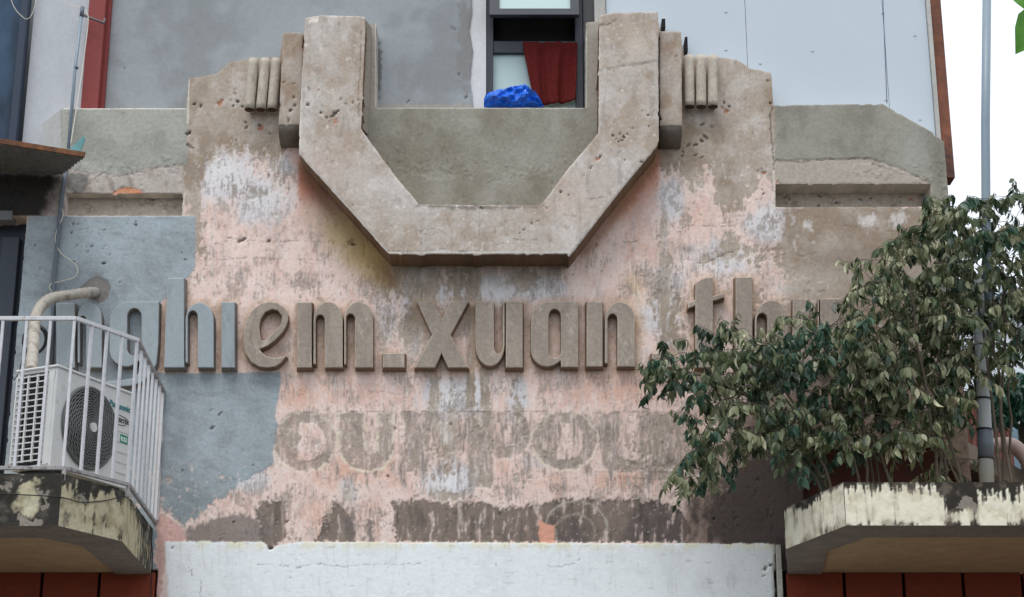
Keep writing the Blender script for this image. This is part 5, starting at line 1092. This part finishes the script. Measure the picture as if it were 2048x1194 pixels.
tot += shrub('tall olive shrub climbing the right corner of the wall below the parapet', [(2.95, -1.3), (3.1, -1.1), (3.2, -1.3)], [([(1700, 560), (1740, 520), (1800, 470), (1840, 430), (1870, 400), (1910, 400), (1930, 470), (1930, 600), (1900, 700), (1880, 760), (1760, 800), (1700, 740), (1690, 650)], 2.7), ([(1700, 760), (1900, 740), (1900, 840), (1850, 880), (1760, 900), (1700, 880)], 1.8), ([(1860, 920), (1940, 905), (1950, 950), (1880, 950)], 1.6), ([(1780, 830), (1880, 820), (1890, 880), (1800, 890)], 1.6)], (-1.5, -.35), toneC, 35)
tot += shrub('rightmost shrub with loose sprays against the white sky around the downpipe', [(3.45, -1.3), (3.55, -1.0)], [([(1900, 400), (1960, 400), (2000, 420), (2040, 470), (2070, 560), (2070, 640), (2060, 740), (1990, 730), (1940, 760), (1890, 720), (1890, 560)], 2.2), ([(1960, 400), (2060, 375), (2075, 480), (2000, 460)], 1.8), ([(1880, 700), (1960, 680), (1950, 800), (1890, 860)], 1.8)], (-1.45, -.3), toneD, 47)
# far tree in the gap and the fresh branch at the top corner
def far_tree():
    root = empty('far_tree', (6.2, 4.5, 0), 'dark green tree crown behind the downpipe at the right edge', 'tree'); rnd = random.Random(5); lv = []
    mb = MB(); b0 = at(2050, 800, 4.5); mb.tube([(b0.x, 4.5, 0), (b0.x, 4.5, b0.z - .3), (b0.x + .1, 4.4, b0.z + .1)], [.14, .1, .04], 10); mb.build('trunk', bark, root)
    mb = MB()
    for k in range(14):
        e = at(rnd.uniform(1985, 2120), rnd.uniform(750, 840), 4.5 + rnd.uniform(-.4, .5)); mb.tube(bez((b0.x, 4.5, b0.z - .5), (b0.x, 4.5, b0.z), e.lerp(b0, .4), e, 6), [.02 - .0025 * i for i in range(7)], 5)
    o = mb.build('branches', bark, root); o['kind'] = 'stuff'
    for k in range(1500):
        x = rnd.uniform(1978, 2130); y = 795 + rnd.gauss(0, 26) + (0 if x > 2000 else 10)
        if y < 742 + 10 * mnoise.noise(Vector((x / 14, 0, 3))) or y > 850: continue
        p = at(x, y, 4.5 + rnd.uniform(-.5, .6)); lv.append((leaf_matrix(p, Vector((rnd.uniform(-1, 1), rnd.uniform(-1, 1), rnd.uniform(-1, .1))), rnd.uniform(.10, .17), rnd.uniform(-1, 1)), rnd.choice([0, 1, 2]), 0))
    join_leaves('crown', lv, [leaf_far], root)
far_tree()
br = empty('tree_branch', at(2075, 20, -3.2), 'fresh green leaves of a branch poking in at the top right corner', 'branch')
bl = bpy.data.meshes.new('leaf'); v_, f_ = leaf_geom(1, .62, .2, .15); bl.from_pydata([tuple(p) for p in v_], [], f_); bl.polygons.foreach_set('use_smooth', [True] * len(f_)); bl.materials.append(leaf_bright)
mb = MB(); mb.tube(smooth_path([at(2300, -120, -3.2), at(2160, -60, -3.2), at(2090, -10, -3.2), at(2075, 60, -3.2)]), .007, 6); mb.build('twig', bark, br)
for (x0, y0, x1, y1, s_, rl) in [(2105, -32, 2004, 4, .27, 1.35), (2078, 18, 2044, 98, .28, -1.35), (2090, -10, 2150, 40, .3, .5), (2120, -40, 2090, -100, .3, .4)]:
    a, b = at(x0, y0, -3.2), at(x1, y1, -3.3); o = bpy.data.objects.new('leaf', bl); COL.objects.link(o); o.parent = br
    o.matrix_local = Matrix.Translation(-br.location) @ leaf_matrix(a, b - a, (b - a).length, rl)
print('leaves', tot)
